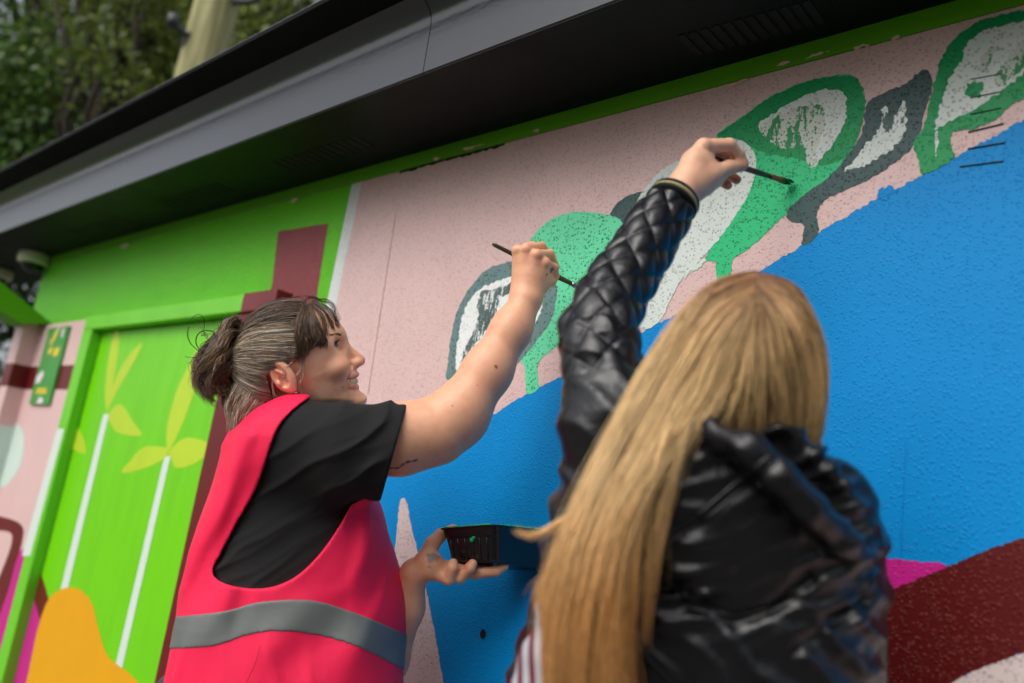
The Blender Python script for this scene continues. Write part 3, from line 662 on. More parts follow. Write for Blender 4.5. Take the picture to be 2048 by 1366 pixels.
# ------------------------------------------------------------------ skin, cloth, hair materials
def skin_mat(name, base, rough=.42):
    m, nt, bs = new_mat(name); at = N(nt, 'ShaderNodeAttribute', attribute_name='Col'); pos = world_pos(nt)
    n1 = N(nt, 'ShaderNodeTexNoise', Scale=55.0, Detail=5.0); nt.links.new(pos, n1.inputs['Vector'])
    n2 = N(nt, 'ShaderNodeTexNoise', Scale=420.0, Detail=3.0); nt.links.new(pos, n2.inputs['Vector'])
    c = mixc(nt, 1.0, base, at.outputs['Color'], 'MULTIPLY')
    c = mixc(nt, math_n(nt, 'MULTIPLY', ramp(nt, n1.outputs[0], .4, .7), .26), c, srgb(226, 138, 116))
    nt.links.new(c, bs.inputs['Base Color'])
    bs.inputs['Roughness'].default_value = rough; bs.inputs['Specular IOR Level'].default_value = .45
    bs.inputs['Subsurface Weight'].default_value = .15; bs.inputs['Subsurface Radius'].default_value = (1.0, .35, .18); bs.inputs['Subsurface Scale'].default_value = .006
    h = math_n(nt, 'ADD', n2.outputs[0], math_n(nt, 'MULTIPLY', n1.outputs[0], .8))
    b = N(nt, 'ShaderNodeBump', Strength=.4, Distance=.0009); nt.links.new(h, b.inputs['Height']); nt.links.new(b.outputs[0], bs.inputs['Normal'])
    return m
def cloth_mat(name, col, rough=.85, weave=900.0, bump=.2, sheen=.3, wrinkle=0.0, noise_col=.15, dist=.0006, spec=.5):
    m, nt, bs = new_mat(name); pos = world_pos(nt)
    n1 = N(nt, 'ShaderNodeTexNoise', Scale=weave, Detail=2.0); nt.links.new(pos, n1.inputs['Vector'])
    n2 = N(nt, 'ShaderNodeTexNoise', Scale=22.0, Detail=5.0); nt.links.new(pos, n2.inputs['Vector'])
    c = mixc(nt, math_n(nt, 'MULTIPLY', n2.outputs[0], noise_col), col, tuple(x * .5 for x in col[:3]) + (1,)); nt.links.new(c, bs.inputs['Base Color'])
    bs.inputs['Specular IOR Level'].default_value = spec; bs.inputs['Roughness'].default_value = rough; bs.inputs['Sheen Weight'].default_value = sheen; bs.inputs['Sheen Roughness'].default_value = .4
    h = math_n(nt, 'ADD', n1.outputs[0], math_n(nt, 'MULTIPLY', n2.outputs[0], wrinkle * 8))
    b = N(nt, 'ShaderNodeBump', Strength=bump, Distance=dist); nt.links.new(h, b.inputs['Height']); nt.links.new(b.outputs[0], bs.inputs['Normal'])
    return m
def hair_mat(name, rough=.38):
    m, nt, bs = new_mat(name); at = N(nt, 'ShaderNodeAttribute', attribute_name='Col')
    nt.links.new(at.outputs['Color'], bs.inputs['Base Color']); bs.inputs['Roughness'].default_value = rough
    bs.inputs['Specular IOR Level'].default_value = .45
    return m
M_skin = skin_mat('skin_warm', srgb(241, 188, 156)); M_skin2 = skin_mat('skin_pale', srgb(232, 182, 150))
M_hair = hair_mat('hair_strand', .40); M_hair2 = hair_mat('long_hair_strand', .36)
M_tee = cloth_mat('black_jersey', (.0045, .0045, .005, 1), .9, 1200, .3, .02)
M_vest = cloth_mat('fluorescent_pink_cloth', srgb(255, 34, 84), .5, 1500, .6, .04, .35, .05, .0012, .25)
M_reflect = cloth_mat('grey_reflective_tape', srgb(112, 116, 114), .4, 2500, .5, 0, .5, .1)
M_denim = cloth_mat('dark_denim', (.02, .025, .04, 1), .9, 800, .4)
M_shoe = paint('dark_shoe', (.02, .02, .02, 1), .6, .3)
def strands(name, lines, rad, cols, mat, parent, taper=.35, sides=3):
    """one mesh of thin tubes; lines is (n, m, 3), cols (n, 3) root and optional tip"""
    L = np.asarray(lines); n, m, _ = L.shape
    T = np.gradient(L, axis=1); T /= np.linalg.norm(T, axis=2)[..., None] + 1e-12
    ref = nrm(CZ + .3 * CY); A = np.cross(T, ref); A /= np.linalg.norm(A, axis=2)[..., None] + 1e-9; B = np.cross(T, A)
    t = np.linspace(0, 1, m); prof = np.minimum(1, .5 + 3 * t) * np.where(t < .7, 1, 1 - (1 - taper) * (t - .7) / .3)
    r = (np.asarray(rad) * np.ones(n))[:, None, None] * prof[None, :, None]
    V = np.stack([L + r * (math.cos(q) * A + math.sin(q) * B) for q in np.arange(sides) * 2 * math.pi / sides], 2)
    idx = np.arange(n * m * sides).reshape(n, m, sides); F = []
    for k in range(sides):
        k2 = (k + 1) % sides; F.append(np.stack([idx[:, :-1, k], idx[:, :-1, k2], idx[:, 1:, k2], idx[:, 1:, k]], -1).reshape(-1, 4))
    C = cols if cols.ndim == 3 else np.repeat(cols[:, None, :], m, 1)
    C = np.repeat(C[:, :, None, :], sides, 2).reshape(-1, 3)
    return mesh_obj(name, V.reshape(-1, 3), np.concatenate(F), mat, parent, True, C)
def resample(pts, m):
    """catmull-rom through points, m samples"""
    pts = np.asarray(pts, float); n = len(pts); t = np.linspace(0, n - 1, m); i = np.minimum(t.astype(int), n - 2); f = (t - i)[:, None]
    g = lambda k: pts[np.clip(k, 0, n - 1)]
    p0, p1, p2, p3 = g(i - 1), g(i), g(i + 1), g(i + 2)
    return .5 * (2 * p1 + (p2 - p0) * f + (2 * p0 - 5 * p1 + 4 * p2 - p3) * f ** 2 + (3 * p1 - p0 - 3 * p2 + p3) * f ** 3)
def bundle(guides, n, m, r, spread, clump=0, seed=0, wav=.0, keep_root=.4, cut=.0, cw=.7, cs=.05, cl_off=.0):
    """n strands interpolated between neighbouring guide curves"""
    rg = np.random.default_rng(seed); G = np.array([resample(g, m) for g in guides]); k = len(G)
    a = rg.uniform(0, k - 1, n) if k > 1 else np.zeros(n)
    if clump: 
        cc = rg.uniform(0, max(k - 1, 1e-6), clump); cid = rg.integers(0, clump, n); near = cc[cid]; a = np.where(rg.random(n) < cw, near + rg.normal(0, cs, n), a); a = np.clip(a, 0, max(k - 1 - 1e-6, 0))
    i = np.minimum(a.astype(int), max(k - 2, 0)); f = (a - i)[:, None, None]
    L = G[i] * (1 - f) + G[np.minimum(i + 1, k - 1)] * f if k > 1 else G[i].copy()
    t = np.linspace(0, 1, m)[None, :, None]; grow = keep_root + (1 - keep_root) * t
    L = L + rg.normal(0, 1, (n, 1, 3)) * spread * grow
    if clump and cl_off: L = L + (rg.normal(0, 1, (clump, 3)) * cl_off)[cid][:, None, :] * t ** 1.3 + (rg.normal(0, 1, (clump, 3)) * cl_off * .5)[cid][:, None, :] * np.sin(t * 4.2 + rg.uniform(0, 6, clump)[cid][:, None, None]) * t
    if cut:
        le = 1 - cut * rg.random(n) ** 1.5; tt = np.linspace(0, 1, m)[None] * le[:, None] * (m - 1); i0 = np.minimum(tt.astype(int), m - 2); ff_ = (tt - i0)[..., None]; ar = np.arange(n)[:, None]; L = L[ar, i0] * (1 - ff_) + L[ar, i0 + 1] * ff_
    ph = rg.uniform(0, 6.28, (n, 1, 3)); fr = rg.uniform(.6, 1.6, (n, 1, 1))
    L = L + wav * np.sin(t * 6.28 * fr + ph) * grow
    return L, a / max(k - 1, 1)

# ------------------------------------------------------------------ head shape shared by both figures (units: cm in the head frame)
def LIP(L, w):
    if w == 'u': return [(L['ul'][0] - .45, 0, L['ul'][1]), (L['ul'][0] - .95, 1.5, L['ul'][1] + .05), (L['ul'][0] - 1.75, 2.7, L['ul'][1] + .2), (L['cor'][0], 3.55, L['cor'][1])]
    if w == 'l': return [(L['ll'][0] - .45, 0, L['ll'][1] - .1), (L['ll'][0] - .9, 1.4, L['ll'][1] + .1), (L['ll'][0] - 1.5, 2.5, L['ll'][1] + .6), (L['cor'][0], 3.55, L['cor'][1])]
    return [(L['ul'][0] - .3, 0, L['gap']), (L['ul'][0] - .85, 1.5, L['gap'] + .1), (L['ul'][0] - 1.5, 2.6, L['gap'] + .4), (L['cor'][0] + .25, 3.5, L['cor'][1] - .05)]
def head_sdf(q, prof, mouth_open=True, neck=None):
    x, y, z = q[:, 0], q[:, 1], q[:, 2]; ay = np.abs(y); qa = np.stack([x, ay, z], 1)
    d = s_ell(q, (2.0, 0, 4.4), (9.35, 7.3, 8.2))
    zz = np.array([-11, -9.9, -9.3, -8.6, -7.2, -6.1, -5.2, -4.2, -3.0, -1.0, 1.0, 2.2, 3.0, 4.6, 6])
    xf = np.interp(z, prof[0], prof[1]); W = np.interp(z, [-10.5, -9.5, -8, -6, -4, -1.5, 1, 3, 6], [2.0, 3.2, 4.3, 5.2, 5.8, 6.5, 6.7, 6.7, 6.6])
    xb = np.interp(z, [-10, -6, -2, 2], [1.5, .6, -.6, -2]); xc = 3.5
    u = np.where(x > xc, (x - xc) / (xf - xc), (xc - x) / (xc - xb)); v = ay / W; pw = np.interp(z, [-9, -6, -3, 0, 3], [1.95, 1.75, 1.85, 2.2, 2.3])
    col = ((np.abs(u) ** pw + v ** pw) ** (1 / pw) - 1) * np.minimum(W, xf - xc) * .85
    jaw = (-(z + 5.6) * .9 - (x - 1.6) * .44)           # below the jaw line
    col = smax(col, jaw, 1.3); col = smax(col, z - 5.0, 2.0)
    d = smin(d, col, 2.0)
    d = smin(d, s_ell(qa, (8.0, 4.1, -1.6), (2.2, 2.1, 1.7)), 1.5)          # cheeks
    d = smin(d, s_ell(q, (prof[2]['pog'][0] - 1.75, 0, prof[2]['pog'][1] + .05), (1.8, 2.3, 1.5)), .9)
    d = smin(d, s_cone(qa, (10.2, .6, 2.95), (8.2, 5.0, 3.0), .75, .6), 1.2)   # brow ridge
    d = smax(d, -s_ell(qa, (10.7, 3.7, EYE_C[2] - .1), (1.75, 1.9, 1.15)), 1.1)      # socket
    if neck is not None: d = smin(d, neck(q), 2.0)
    # nose
    ns = smin(s_cone(q, (prof[2]['nas'][0] - .75, 0, prof[2]['nas'][1]), (prof[2]['tip'][0] - .95, 0, prof[2]['tip'][1] + .1), .7, .95), s_ell(qa, (prof[2]['tip'][0] - 1.75, 1.15, prof[2]['tip'][1] - .15), (1.1, .75, .8)), .6)
    ns = smin(ns, s_cone(q, (prof[2]['tip'][0] - 1.0, 0, prof[2]['tip'][1] - .35), (prof[2]['sub'][0] - .5, 0, prof[2]['sub'][1] + .25), .55, .5), .4)
    d = smin(d, ns, .75)
    d = smax(d, -s_ell(qa, (prof[2]['tip'][0] - 1.35, .62, prof[2]['tip'][1] - .95), (.55, .3, .42)), .2)
    d = smax(d, -s_cone(qa, (prof[2]['sub'][0] - .6, 1.9, prof[2]['sub'][1] + .8), (8.4, 4.2, -4.9), .16, .12), .5)   # smile fold
    # lips
    L = prof[2]
    up = s_chain(qa, LIP(L, 'u'), [.48, .46, .36, .2], .3)
    lo = s_chain(qa, LIP(L, 'l'), [.54, .50, .40, .2], .3)
    if mouth_open:
        gap = s_chain(qa, LIP(L, 'g'), [.62, .60, .44, .14], .3)
        d = smax(d, -gap, .25)
    d = smin(d, smin(up, lo, .05), .35)
    if mouth_open: d = smax(d, -(gap + .12), .1)
    # eyelids around the eyeball
    ec = EYE_C
    lid = s_sph(qa, ec, 1.34); op = s_ell(qa, (ec[0] + .95, ec[1] + .45, ec[2] + .02), (1.0, 1.15, .50)); lid = smax(lid, -op, .12)
    d = smin(d, lid, .35); d = smax(d, -smax(s_sph(qa, ec, 1.2), -50.0 - x, .01), .02) if False else smax(d, -op, .1)
    # ear
    e = EAR; ax = nrm(e['axis']); nn = nrm(e['nor']); sd = np.cross(ax, nn); qe = qa - np.asarray(e['c']); E = np.stack([qe @ ax, qe @ sd, qe @ nn], 1)
    ear = s_ell(E, (0, 0, 0), (3.2, 2.0, .95)); ear = smin(ear, s_ell(E, (-2.5, -.15, .0), (.95, .8, .5)), .4)
    ear = smax(ear, -s_ell(E, (.25, .15, .85), (2.35, 1.30, .85)), .15)
    ear = smin(ear, s_chain(E, [(-1.3, -.75, .25), (.2, -.55, .35), (1.5, .35, .3)], [.28, .30, .22], .1), .2)
    ear = smax(ear, -s_ell(E, (-.55, .25, .45), (1.05, .75, .9)), .15)
    ear = smin(ear, s_ell(E, (-.75, 1.05, .45), (.6, .34, .5)), .25)
    d = smin(d, ear, .25)
    return d
EYE_C = (8.75, 3.15, 1.55)
EAR = dict(c=(-.9, 7.25, .35), axis=(-.35, .05, .93), nor=(-.30, .92, -.05))

# ================================================================== WOMAN IN THE PINK VEST
def cr(k, ox, oy):                        # crop pixel -> photograph pixel
    return lambda x, y: (ox + x / k, oy + y / k)
c1 = cr(4.018, 360, 560); c2 = cr(4.553, 940, 440); c4 = cr(3.364, 740, 960); c6 = cr(5.389, 1260, 240)
R0 = -nrm(ray(600, 720)); F0 = .93 * CX + .37 * CY; F0 = nrm(F0 - R0 * F0.dot(R0)); U0 = np.cross(R0, F0)
YAW = math.radians(5)
HD = Frame(P(*c1(905, 770), 1.49), math.cos(YAW) * F0 + math.sin(YAW) * R0, U0)
def hp(x, y, s=0.0):
    f, z = HD.pix(*c1(x, y), s / 100); return np.array([f * 100, s, z * 100])
marks = dict(nas=hp(1335, 500), tip=hp(1487, 632), sub=hp(1415, 700), ul=hp(1438, 752), ll=hp(1432, 848), cor=hp(1318, 790, 3.5), bro=hp(1326, 462), fore=hp(1290, 392), labio=hp(1446, 892), pog=hp(1490, 952), men=hp(1462, 1006), gapp=hp(1440, 800))
mk = {k: (v[0], v[2]) for k, v in marks.items()}; mk['gap'] = marks['gapp'][2]
pz = [(-12, mk['men'][0] - 2.2), (mk['men'][1], mk['men'][0] - .2), (mk['pog'][1], mk['pog'][0]), (mk['labio'][1], mk['labio'][0] - .1), (mk['ll'][1], mk['ll'][0] - .35), (mk['gap'], mk['ul'][0] - .7), (mk['ul'][1], mk['ul'][0] - .3), (mk['sub'][1], mk['sub'][0] - .1), (mk['tip'][1], mk['sub'][0] - .5), (mk['nas'][1], mk['nas'][0] - .3), (mk['bro'][1], mk['bro'][0] - .2), (mk['fore'][1], mk['fore'][0]), (8, mk['fore'][0] - .8)]
pz.sort(); PROF = (np.array([a for a, b in pz]), np.array([b for a, b in pz]), mk)
eye_t = hp(1250, 522, 3.6); EYE_C = (eye_t[0] - .75, 3.1, eye_t[2])
ear_t = hp(828, 772, 7.2); EAR = dict(c=(ear_t[0], 7.45, ear_t[2]), axis=hp(775, 668, 7.2) - hp(915, 880, 7.2), nor=(-.30, .92, -.05))
print('marks', {k: (round(v[0], 1), round(v[2], 1)) for k, v in marks.items()}, EYE_C, EAR)
RT = -nrm(ray(585, 1100)); UT = .054 * CX + .9985 * CY; UT = nrm(UT - RT * UT.dot(RT)); FT = np.cross(UT, RT)
TF = Frame(P(585, 1100, 1.50), FT, UT)
rows = [(1800, 345, 785, .19), (1366, 338, 797, .195), (1250, 358, 797, .185), (1160, 383, 794, .18), (1100, 398, 780, .18), (1050, 411, 762, .182), (1005, 425, 742, .185), (950, 438, 728, .188), (900, 452, 705, .184), (872, 467, 680, .165), (845, 492, 655, .125), (822, 530, 640, .09), (806, 560, 632, .07)]
rows = rows[::-1][::-1]
ub = np.array([TF.pix(r[1], r[0])[1] for r in rows]); fb = np.array([TF.pix(r[1], r[0])[0] for r in rows]); uf = np.array([TF.pix(r[2], r[0])[1] for r in rows]); ff = np.array([TF.pix(r[2], r[0])[0] for r in rows]); bb = np.array([r[3] for r in rows]); um = .5 * (ub + uf)
UTOP = um[-1]
def torso(p, off=0.0):
    q = TF.loc(p); f, s, u = q[:, 0], q[:, 1], q[:, 2]
    a0 = np.interp(u, ub, fb); a1 = np.interp(u, uf, ff); b = np.interp(u, um, bb)
    c = .5 * (a0 + a1); a = .5 * (a1 - a0)
    d = ((np.abs((f - c) / a) ** 2.3 + np.abs(s / b) ** 2.3) ** (1 / 2.3) - 1) * np.minimum(a, b)
    return smax(d - off, u - UTOP - .004, .01)
SH, EL, WR = P(640, 885, 1.385), P(905, 845, 1.44), P(1054, 600, 1.505)
sleeve_pts = [P(600, 890, 1.415), P(700, 903, 1.385), P(830, 905, 1.40)]
hem_n = nrm(np.cross(P(815, 808, 1.4) - P(761, 1003, 1.4), ray(790, 905))); hem_n = hem_n * np.sign(hem_n @ (EL - SH)); hem_o = P(788, 905, 1.4)
def diag_folds(p, per=26.0, sl=(.565, .825), amp=.003, seed=0.0):
    u, v, d = proj(p); w = (u * sl[0] + v * sl[1]) / per
    n = vnoise(p * 14 + seed); n2 = vnoise(p * 6 + seed + 9)
    return amp * ((1 - np.abs(np.sin(w + 1.1 * n))) ** 1.6 - .3) * np.clip(.6 + 1.1 * n2, .05, 1.4)
def tee_sdf(p):
    t = torso(p, -.004)
    sl = s_chain(p, sleeve_pts, [.078, .080, .084], .01); pl = (p - hem_o) @ hem_n
    inn = s_chain(p, sleeve_pts, [.068, .070, .074], .01)
    t = smin(t, sl, .05) + (diag_folds(p, 21, amp=.0075) + diag_folds(p, 12, (.45, .89), .0028, 4)) * -np.clip(-((p - hem_o) @ hem_n) / .03, 0, 1)
    t = smax(t, pl, .004); t = smax(t, -smax(inn, -(pl + .02), .002), .002)
    neck = s_cone(p, HD.w(.005, 0, -.03), NECK, .060, .064)
    return smax(t, -neck, .004)
NECK = P(566, 868, 1.50)
ARMHOLE = np.array([(604, 806), (578, 828), (556, 856), (540, 895), (526, 940), (508, 985), (474, 1045), (440, 1110), (425, 1142), (436, 1160), (470, 1173), (520, 1177), (560, 1169), (600, 1147), (640, 1107), (675, 1058), (702, 1010), (745, 985), (1000, 990), (1000, 740), (700, 740), (640, 780)], float)
BAND = np.concatenate([spline([(352, 1233), (450, 1222), (510, 1205), (580, 1199), (640, 1203), (700, 1222), (760, 1245), (830, 1278)], 20, False), spline([(830, 1350), (792, 1332), (740, 1305), (690, 1285), (620, 1268), (540, 1263), (480, 1275), (430, 1292), (335, 1299)], 20, False)])
ARM_S = spline(ARMHOLE[:17], 8, False); ARM_S = np.concatenate([ARM_S, ARMHOLE[17:]])
ARM_F = PolyField(ARM_S); BAND_F = PolyField(BAND)
def mirrored(p):
    q = TF.loc(p); q[:, 1] = np.abs(q[:, 1]); return TF.O + q @ np.stack([TF.F, TF.R, TF.U])
def vest_sdf(p):
    q = TF.loc(p); u, v, d = proj(mirrored(p)); px = np.stack([u, v], 1)
    low = np.clip((v - 1180) / 120, 0, 1)
    fold = low * .010 * np.sin((u + .42 * (v - 1366)) / 26 + 2.2 * vnoise(p * 7)) * np.clip(.4 + vnoise(p * 5 + 3), 0, 1)
    back = np.clip((520 - u) / 60, 0, 1) * (1 - low); fold = fold + back * .0065 * np.sin((u + .42 * v) / 15 + 2 * vnoise(p * 6))
    frn = np.clip((u - 690) / 60, 0, 1) * (1 - low); fold = fold + frn * .006 * np.sin((u * .8 + .25 * v) / 15 + 2 * vnoise(p * 6))
    cre = vnoise(p * np.array([16, 16, 5.0]) + 4); fold = fold + .0035 * cre + .0035 * np.clip(ridge((u * .95 + .30 * v) / 13 + 3.5 * vnoise(p * 9 + 1)) ** 3 * (.4 + 1.2 * vnoise(p * 7 + 6)), 0, 1)
    t = smin(torso(p, .009), s_cone(p, sleeve_pts[0], sleeve_pts[1], .084, .084), .05) - fold
    cut = ARM_F(px) * d / FPX
    cut = np.maximum(cut, .02 - np.abs(q[:, 1]))
    t = smax(t, -cut, .003)
    neck = s_cone(p, HD.w(.005, 0, -.03), NECK + .02 * TF.F, .068, .074)
    t = smax(t, -neck, .004)
    return smax(t, VEST_HEM - p[:, 2], .004)
VEST_HEM = .74
def band_sdf(p):
    u, v, d = proj(mirrored(p)); px = np.stack([u, v], 1)
    e = vest_sdf(p); return smax(smax(e - .0016, BAND_F(px) * d / FPX, .001), -(e + .004), .001)

wf = P(575, 1100, 1.5); woman = thing('person', (wf[0], wf[1], 0), 'person in a fluorescent pink vest over a black t-shirt, painting and holding a tray', 'person')
# --- body: head, neck, arms, hands, torso and legs, one mesh
HDm = np.stack([HD.F, HD.R, HD.U])
def neck_fn(q):
    a = np.array([.8, 0, -3.0]); b = HD.loc(NECK[None])[0] * 100; return s_cone(q, a, b, 5.2, 5.9)
def head_w(p):
    q = HD.loc(p) * 100; return head_sdf(q, PROF, True, neck_fn) / 100
corners = np.array([HD.w(f, s, u) for f in (-.085, .145) for s in (-.095, .095) for u in (-.16, .135)] + [NECK - .07, NECK + .07])
vh, fh = polygonize(head_w, corners.min(0), corners.max(0), .0017)
def harm(x, y, d): return P(*c2(x, y), d)
dz = -.085
def hand_r(p):
    w = harm(515, 700, 1.600 + dz); K = [harm(432, 280, 1.606 + dz), harm(516, 266, 1.597 + dz), harm(608, 318, 1.592 + dz), harm(684, 392, 1.597 + dz)]
    ww = [harm(450, 650, 1.606 + dz), harm(490, 655, 1.6 + dz), harm(540, 660, 1.598 + dz), harm(590, 650, 1.602 + dz)]
    d = None
    for k in range(4):
        e = s_cone(p, ww[k], K[k], .0145, .0098 if k < 3 else .009); d = e if d is None else smin(d, e, .013)
    d = smin(d, s_ell_dir(p, harm(540, 480, 1.616 + dz), (.027, .040, .014)), .012)
    d = smin(d, s_cone(p, w, harm(535, 560, 1.606 + dz), .027, .020), .02)
    for k in range(4): d = smin(d, s_sph(p, K[k] + CZ * .0012, .0098), .004)
    f = [[K[0], harm(565, 238, 1.640 + dz), harm(650, 330, 1.664 + dz), harm(640, 430, 1.66 + dz)], [K[1], harm(648, 242, 1.634 + dz), harm(728, 345, 1.658 + dz), harm(700, 440, 1.655 + dz)],
         [K[2], harm(728, 312, 1.624 + dz), harm(775, 430, 1.645 + dz), harm(740, 510, 1.645 + dz)], [K[3], harm(768, 436, 1.616 + dz), harm(778, 510, 1.628 + dz), harm(756, 566, 1.622 + dz)]]
    for k, c in enumerate(f):
        r = [.0098, .0090, .0084, .0074] if k < 3 else [.0088, .0080, .0074, .0066]
        d = smin(d, s_chain(p, c, r, .003), .0045)
    d = smin(d, s_ell_dir(p, harm(650, 540, 1.612 + dz), (.020, .027, .014)), .012)
    th = [harm(455, 600, 1.618 + dz), harm(440, 480, 1.642 + dz), harm(520, 410, 1.668 + dz), harm(620, 400, 1.676 + dz)]
    return smin(d, s_chain(p, th, [.015, .0115, .010, .008], .004), .008)
def s_ell_dir(p, c, r):
    q = p - c; return s_ell(np.stack([q @ CX, q @ CY, q @ CZ], 1), (0, 0, 0), r)
arm_pts = [P(690, 885, 1.395), P(800, 878, 1.408), P(872, 862, 1.425), P(922, 822, 1.44), P(975, 742, 1.465), P(1022, 660, 1.490), P(1050, 606, 1.507)]
def arm_r(p):
    d = s_chain(p, arm_pts, [.055, .0570, .052, .0465, .040, .0325, .0280], .03)
    d = smin(d, s_sph(p, P(925, 848, 1.437), .033), .025)
    return smin(d, hand_r(p), .012)
lo = np.array(arm_pts + [harm(200, 150, 1.45), harm(900, 700, 1.64)])
va, fa = polygonize(arm_r, lo.min(0) - .075, lo.max(0) + .05, .0018)
def hl(x, y, d): return P(*c4(x, y), d)
def hand_l(p):
    d = s_chain(p, [P(690, 1330, 1.56), P(775, 1320, 1.515), P(808, 1215, 1.492), hl(290, 640, 1.478)], [.042, .037, .034, .0255], .02)
    d = smin(d, s_chain(p, [hl(310, 610, 1.476), hl(400, 585, 1.47), hl(500, 605, 1.475)], [.0215, .022, .017], .01), .014)
    d = smin(d, s_ell_dir(p, hl(400, 540, 1.468), (.022, .017, .017)), .01)
    d = smin(d, s_chain(p, [hl(370, 530, 1.478), hl(420, 430, 1.485), hl(480, 368, 1.50), hl(560, 330, 1.52)], [.016, .0135, .0115, .009], .004), .009)
    d = smin(d, s_chain(p, [hl(450, 620, 1.466), hl(530, 668, 1.452), hl(556, 590, 1.447), hl(560, 560, 1.452)], [.014, .0105, .0095, .0085], .003), .007)
    d = smin(d, s_chain(p, [hl(500, 615, 1.472), hl(610, 655, 1.458), hl(672, 590, 1.45), hl(690, 565, 1.455)], [.014, .0105, .0095, .0085], .003), .005)
    d = smin(d, s_chain(p, [hl(520, 600, 1.482), hl(720, 625, 1.474), hl(850, 610, 1.472), hl(905, 582, 1.474)], [.0145, .0108, .0098, .0078], .003), .005)
    return smin(d, s_chain(p, [hl(520, 590, 1.495), hl(700, 605, 1.50), hl(800, 600, 1.50)], [.014, .0105, .0095], .003), .005)
lo = np.array([P(690, 1330, 1.56), hl(300, 320, 1.45), hl(950, 720, 1.53)])
vl, fl_ = polygonize(hand_l, lo.min(0) - .045, lo.max(0) + .045, .0018)
hipc = np.array([wf[0], wf[1], .92]); side = nrm(np.array([TF.R[0], TF.R[1], 0])); fwd = nrm(np.array([TF.F[0], TF.F[1], 0]))
def legs(p, off=0.0):
    d = None
    for sg_ in (-1, 1):
        h = hipc + side * .095 * sg_; k = h + fwd * .03 * sg_ + np.array([0, 0, -.44]); a = k - fwd * .03 * sg_ + np.array([0, 0, -.40]); e = s_chain(p, [h, k, a], [.085 + off, .06 + off, .042 + off], .02); d = e if d is None else smin(d, e, .03)
    return smin(d, s_ell(p, hipc + np.array([0, 0, .03]), (.16 + off, .16 + off, .13 + off)), .05)
def core(p): return smin(torso(p, -.03), legs(p, -.012), .05)
tb = np.array([TF.w(f, s, u) for f in (-.28, .24) for s in (-.22, .22) for u in (-.66, UTOP)])
vt, ft = polygonize(core, np.minimum(tb.min(0), hipc - .3) * np.array([1, 1, 0]) + np.array([0, 0, .02]), np.maximum(tb.max(0), hipc + .3), .013, 6)
V, F = join([(vh, fh), (va, fa), (vl, fl_), (vt, ft)])
q = HD.loc(V) * 100; C = np.ones((len(V), 3)); ay = np.abs(q[:, 1]); isH = np.zeros(len(V), bool); isH[:len(vh)] = True
def tint(mask, col, w):
    w = (w * mask)[:, None]; C[:] = C * (1 - w) + np.array(col) * w
ga = lambda c, r: np.exp(-np.sum(((np.stack([q[:, 0], ay, q[:, 2]], 1) - np.asarray(c)) / np.asarray(r)) ** 2, 1))
tint(isH, (1.0, .60, .55), ga((mk['tip'][0] - .6, 0, mk['tip'][1]), (1.6, 1.6, 1.3)) * .7)
tint(isH, (1.0, .66, .60), ga((8.6, 4.6, -1.5), (2.2, 2.4, 2.0)) * .45)
tint(isH, (1.02, .62, .52), ga(EAR['c'], (2.6, 2.0, 3.6)) * .35)
Lq = np.stack([q[:, 0], ay, q[:, 2]], 1)
dl = np.minimum(s_chain(Lq, LIP(mk, 'u'), [.48, .46, .36, .2]), s_chain(Lq, LIP(mk, 'l'), [.54, .5, .4, .2]))
tint(isH, (.86, .40, .40), np.clip(1 - (dl - .08) / .14, 0, 1) * .75)
inm = isH & (q[:, 0] < mk['ul'][0] - 1.0) & (np.abs(q[:, 2] - mk['gap']) < .9) & (ay < 2.3) & (dl > .05) & (q[:, 0] > 6)
tint(isH, (.78, .52, .50), ga((EYE_C[0] + 1.0, 3.0, EYE_C[2] - .9), (1.2, 1.7, .6)) * .45)
C[:len(vh)] *= 1.10; C[len(vh):] *= np.array([.97, .88, .80])  # head tint lightened to make up for dim light on the face; arms tanner
# stains of paint
def stain(c, r, col, w=1.0):
    dd = np.linalg.norm((V - c) / r, axis=1) + .5 * vnoise(V * 150); ww = np.clip((1.0 - dd) * 3, 0, 1)[:, None] * w; C[:] = C * (1 - ww) + np.array(col) * ww
stain(hl(440, 520, 1.448), .017, (.22, .42, .62), .75); stain(hl(370, 610, 1.453), .004, (.1, .35, .7)); stain(hl(640, 560, 1.445), .012, (.6, .25, .22), .5)
from mathutils.bvhtree import BVHTree
_bv = BVHTree.FromPolygons([tuple(a) for a in va], [tuple(int(i) for i in q_) for q_ in fa])
def onarm(u_, v_):
    h_ = _bv.ray_cast(Vector(CAM), Vector(nrm(ray(u_, v_))), 5)[0]; return np.array(h_) if h_ is not None else CAM
for u_, v_, r_ in ((*c2(745, 450), .0045), (*c2(735, 470), .0035), (*c2(700, 495), .0024), (*c2(688, 520), .0018), (*c2(235, 1330), .0032), (993, 735, .0028), (955, 770, .0016), (905, 812, .0014)): stain(onarm(u_, v_), r_, (.36, .10, .11))
for u_, v_ in spline([(776, 936), (796, 936), (806, 929), (816, 924), (833, 921)], 2.5, False): stain(onarm(u_, v_), .0030, (.10, .10, .11), .8)
stain(HD.w(*(hp(1310, 862, 4.1) / 100)), .0022, (.62, .32, .26))
body = mesh_obj('body', V, F, M_skin, woman, True, C)
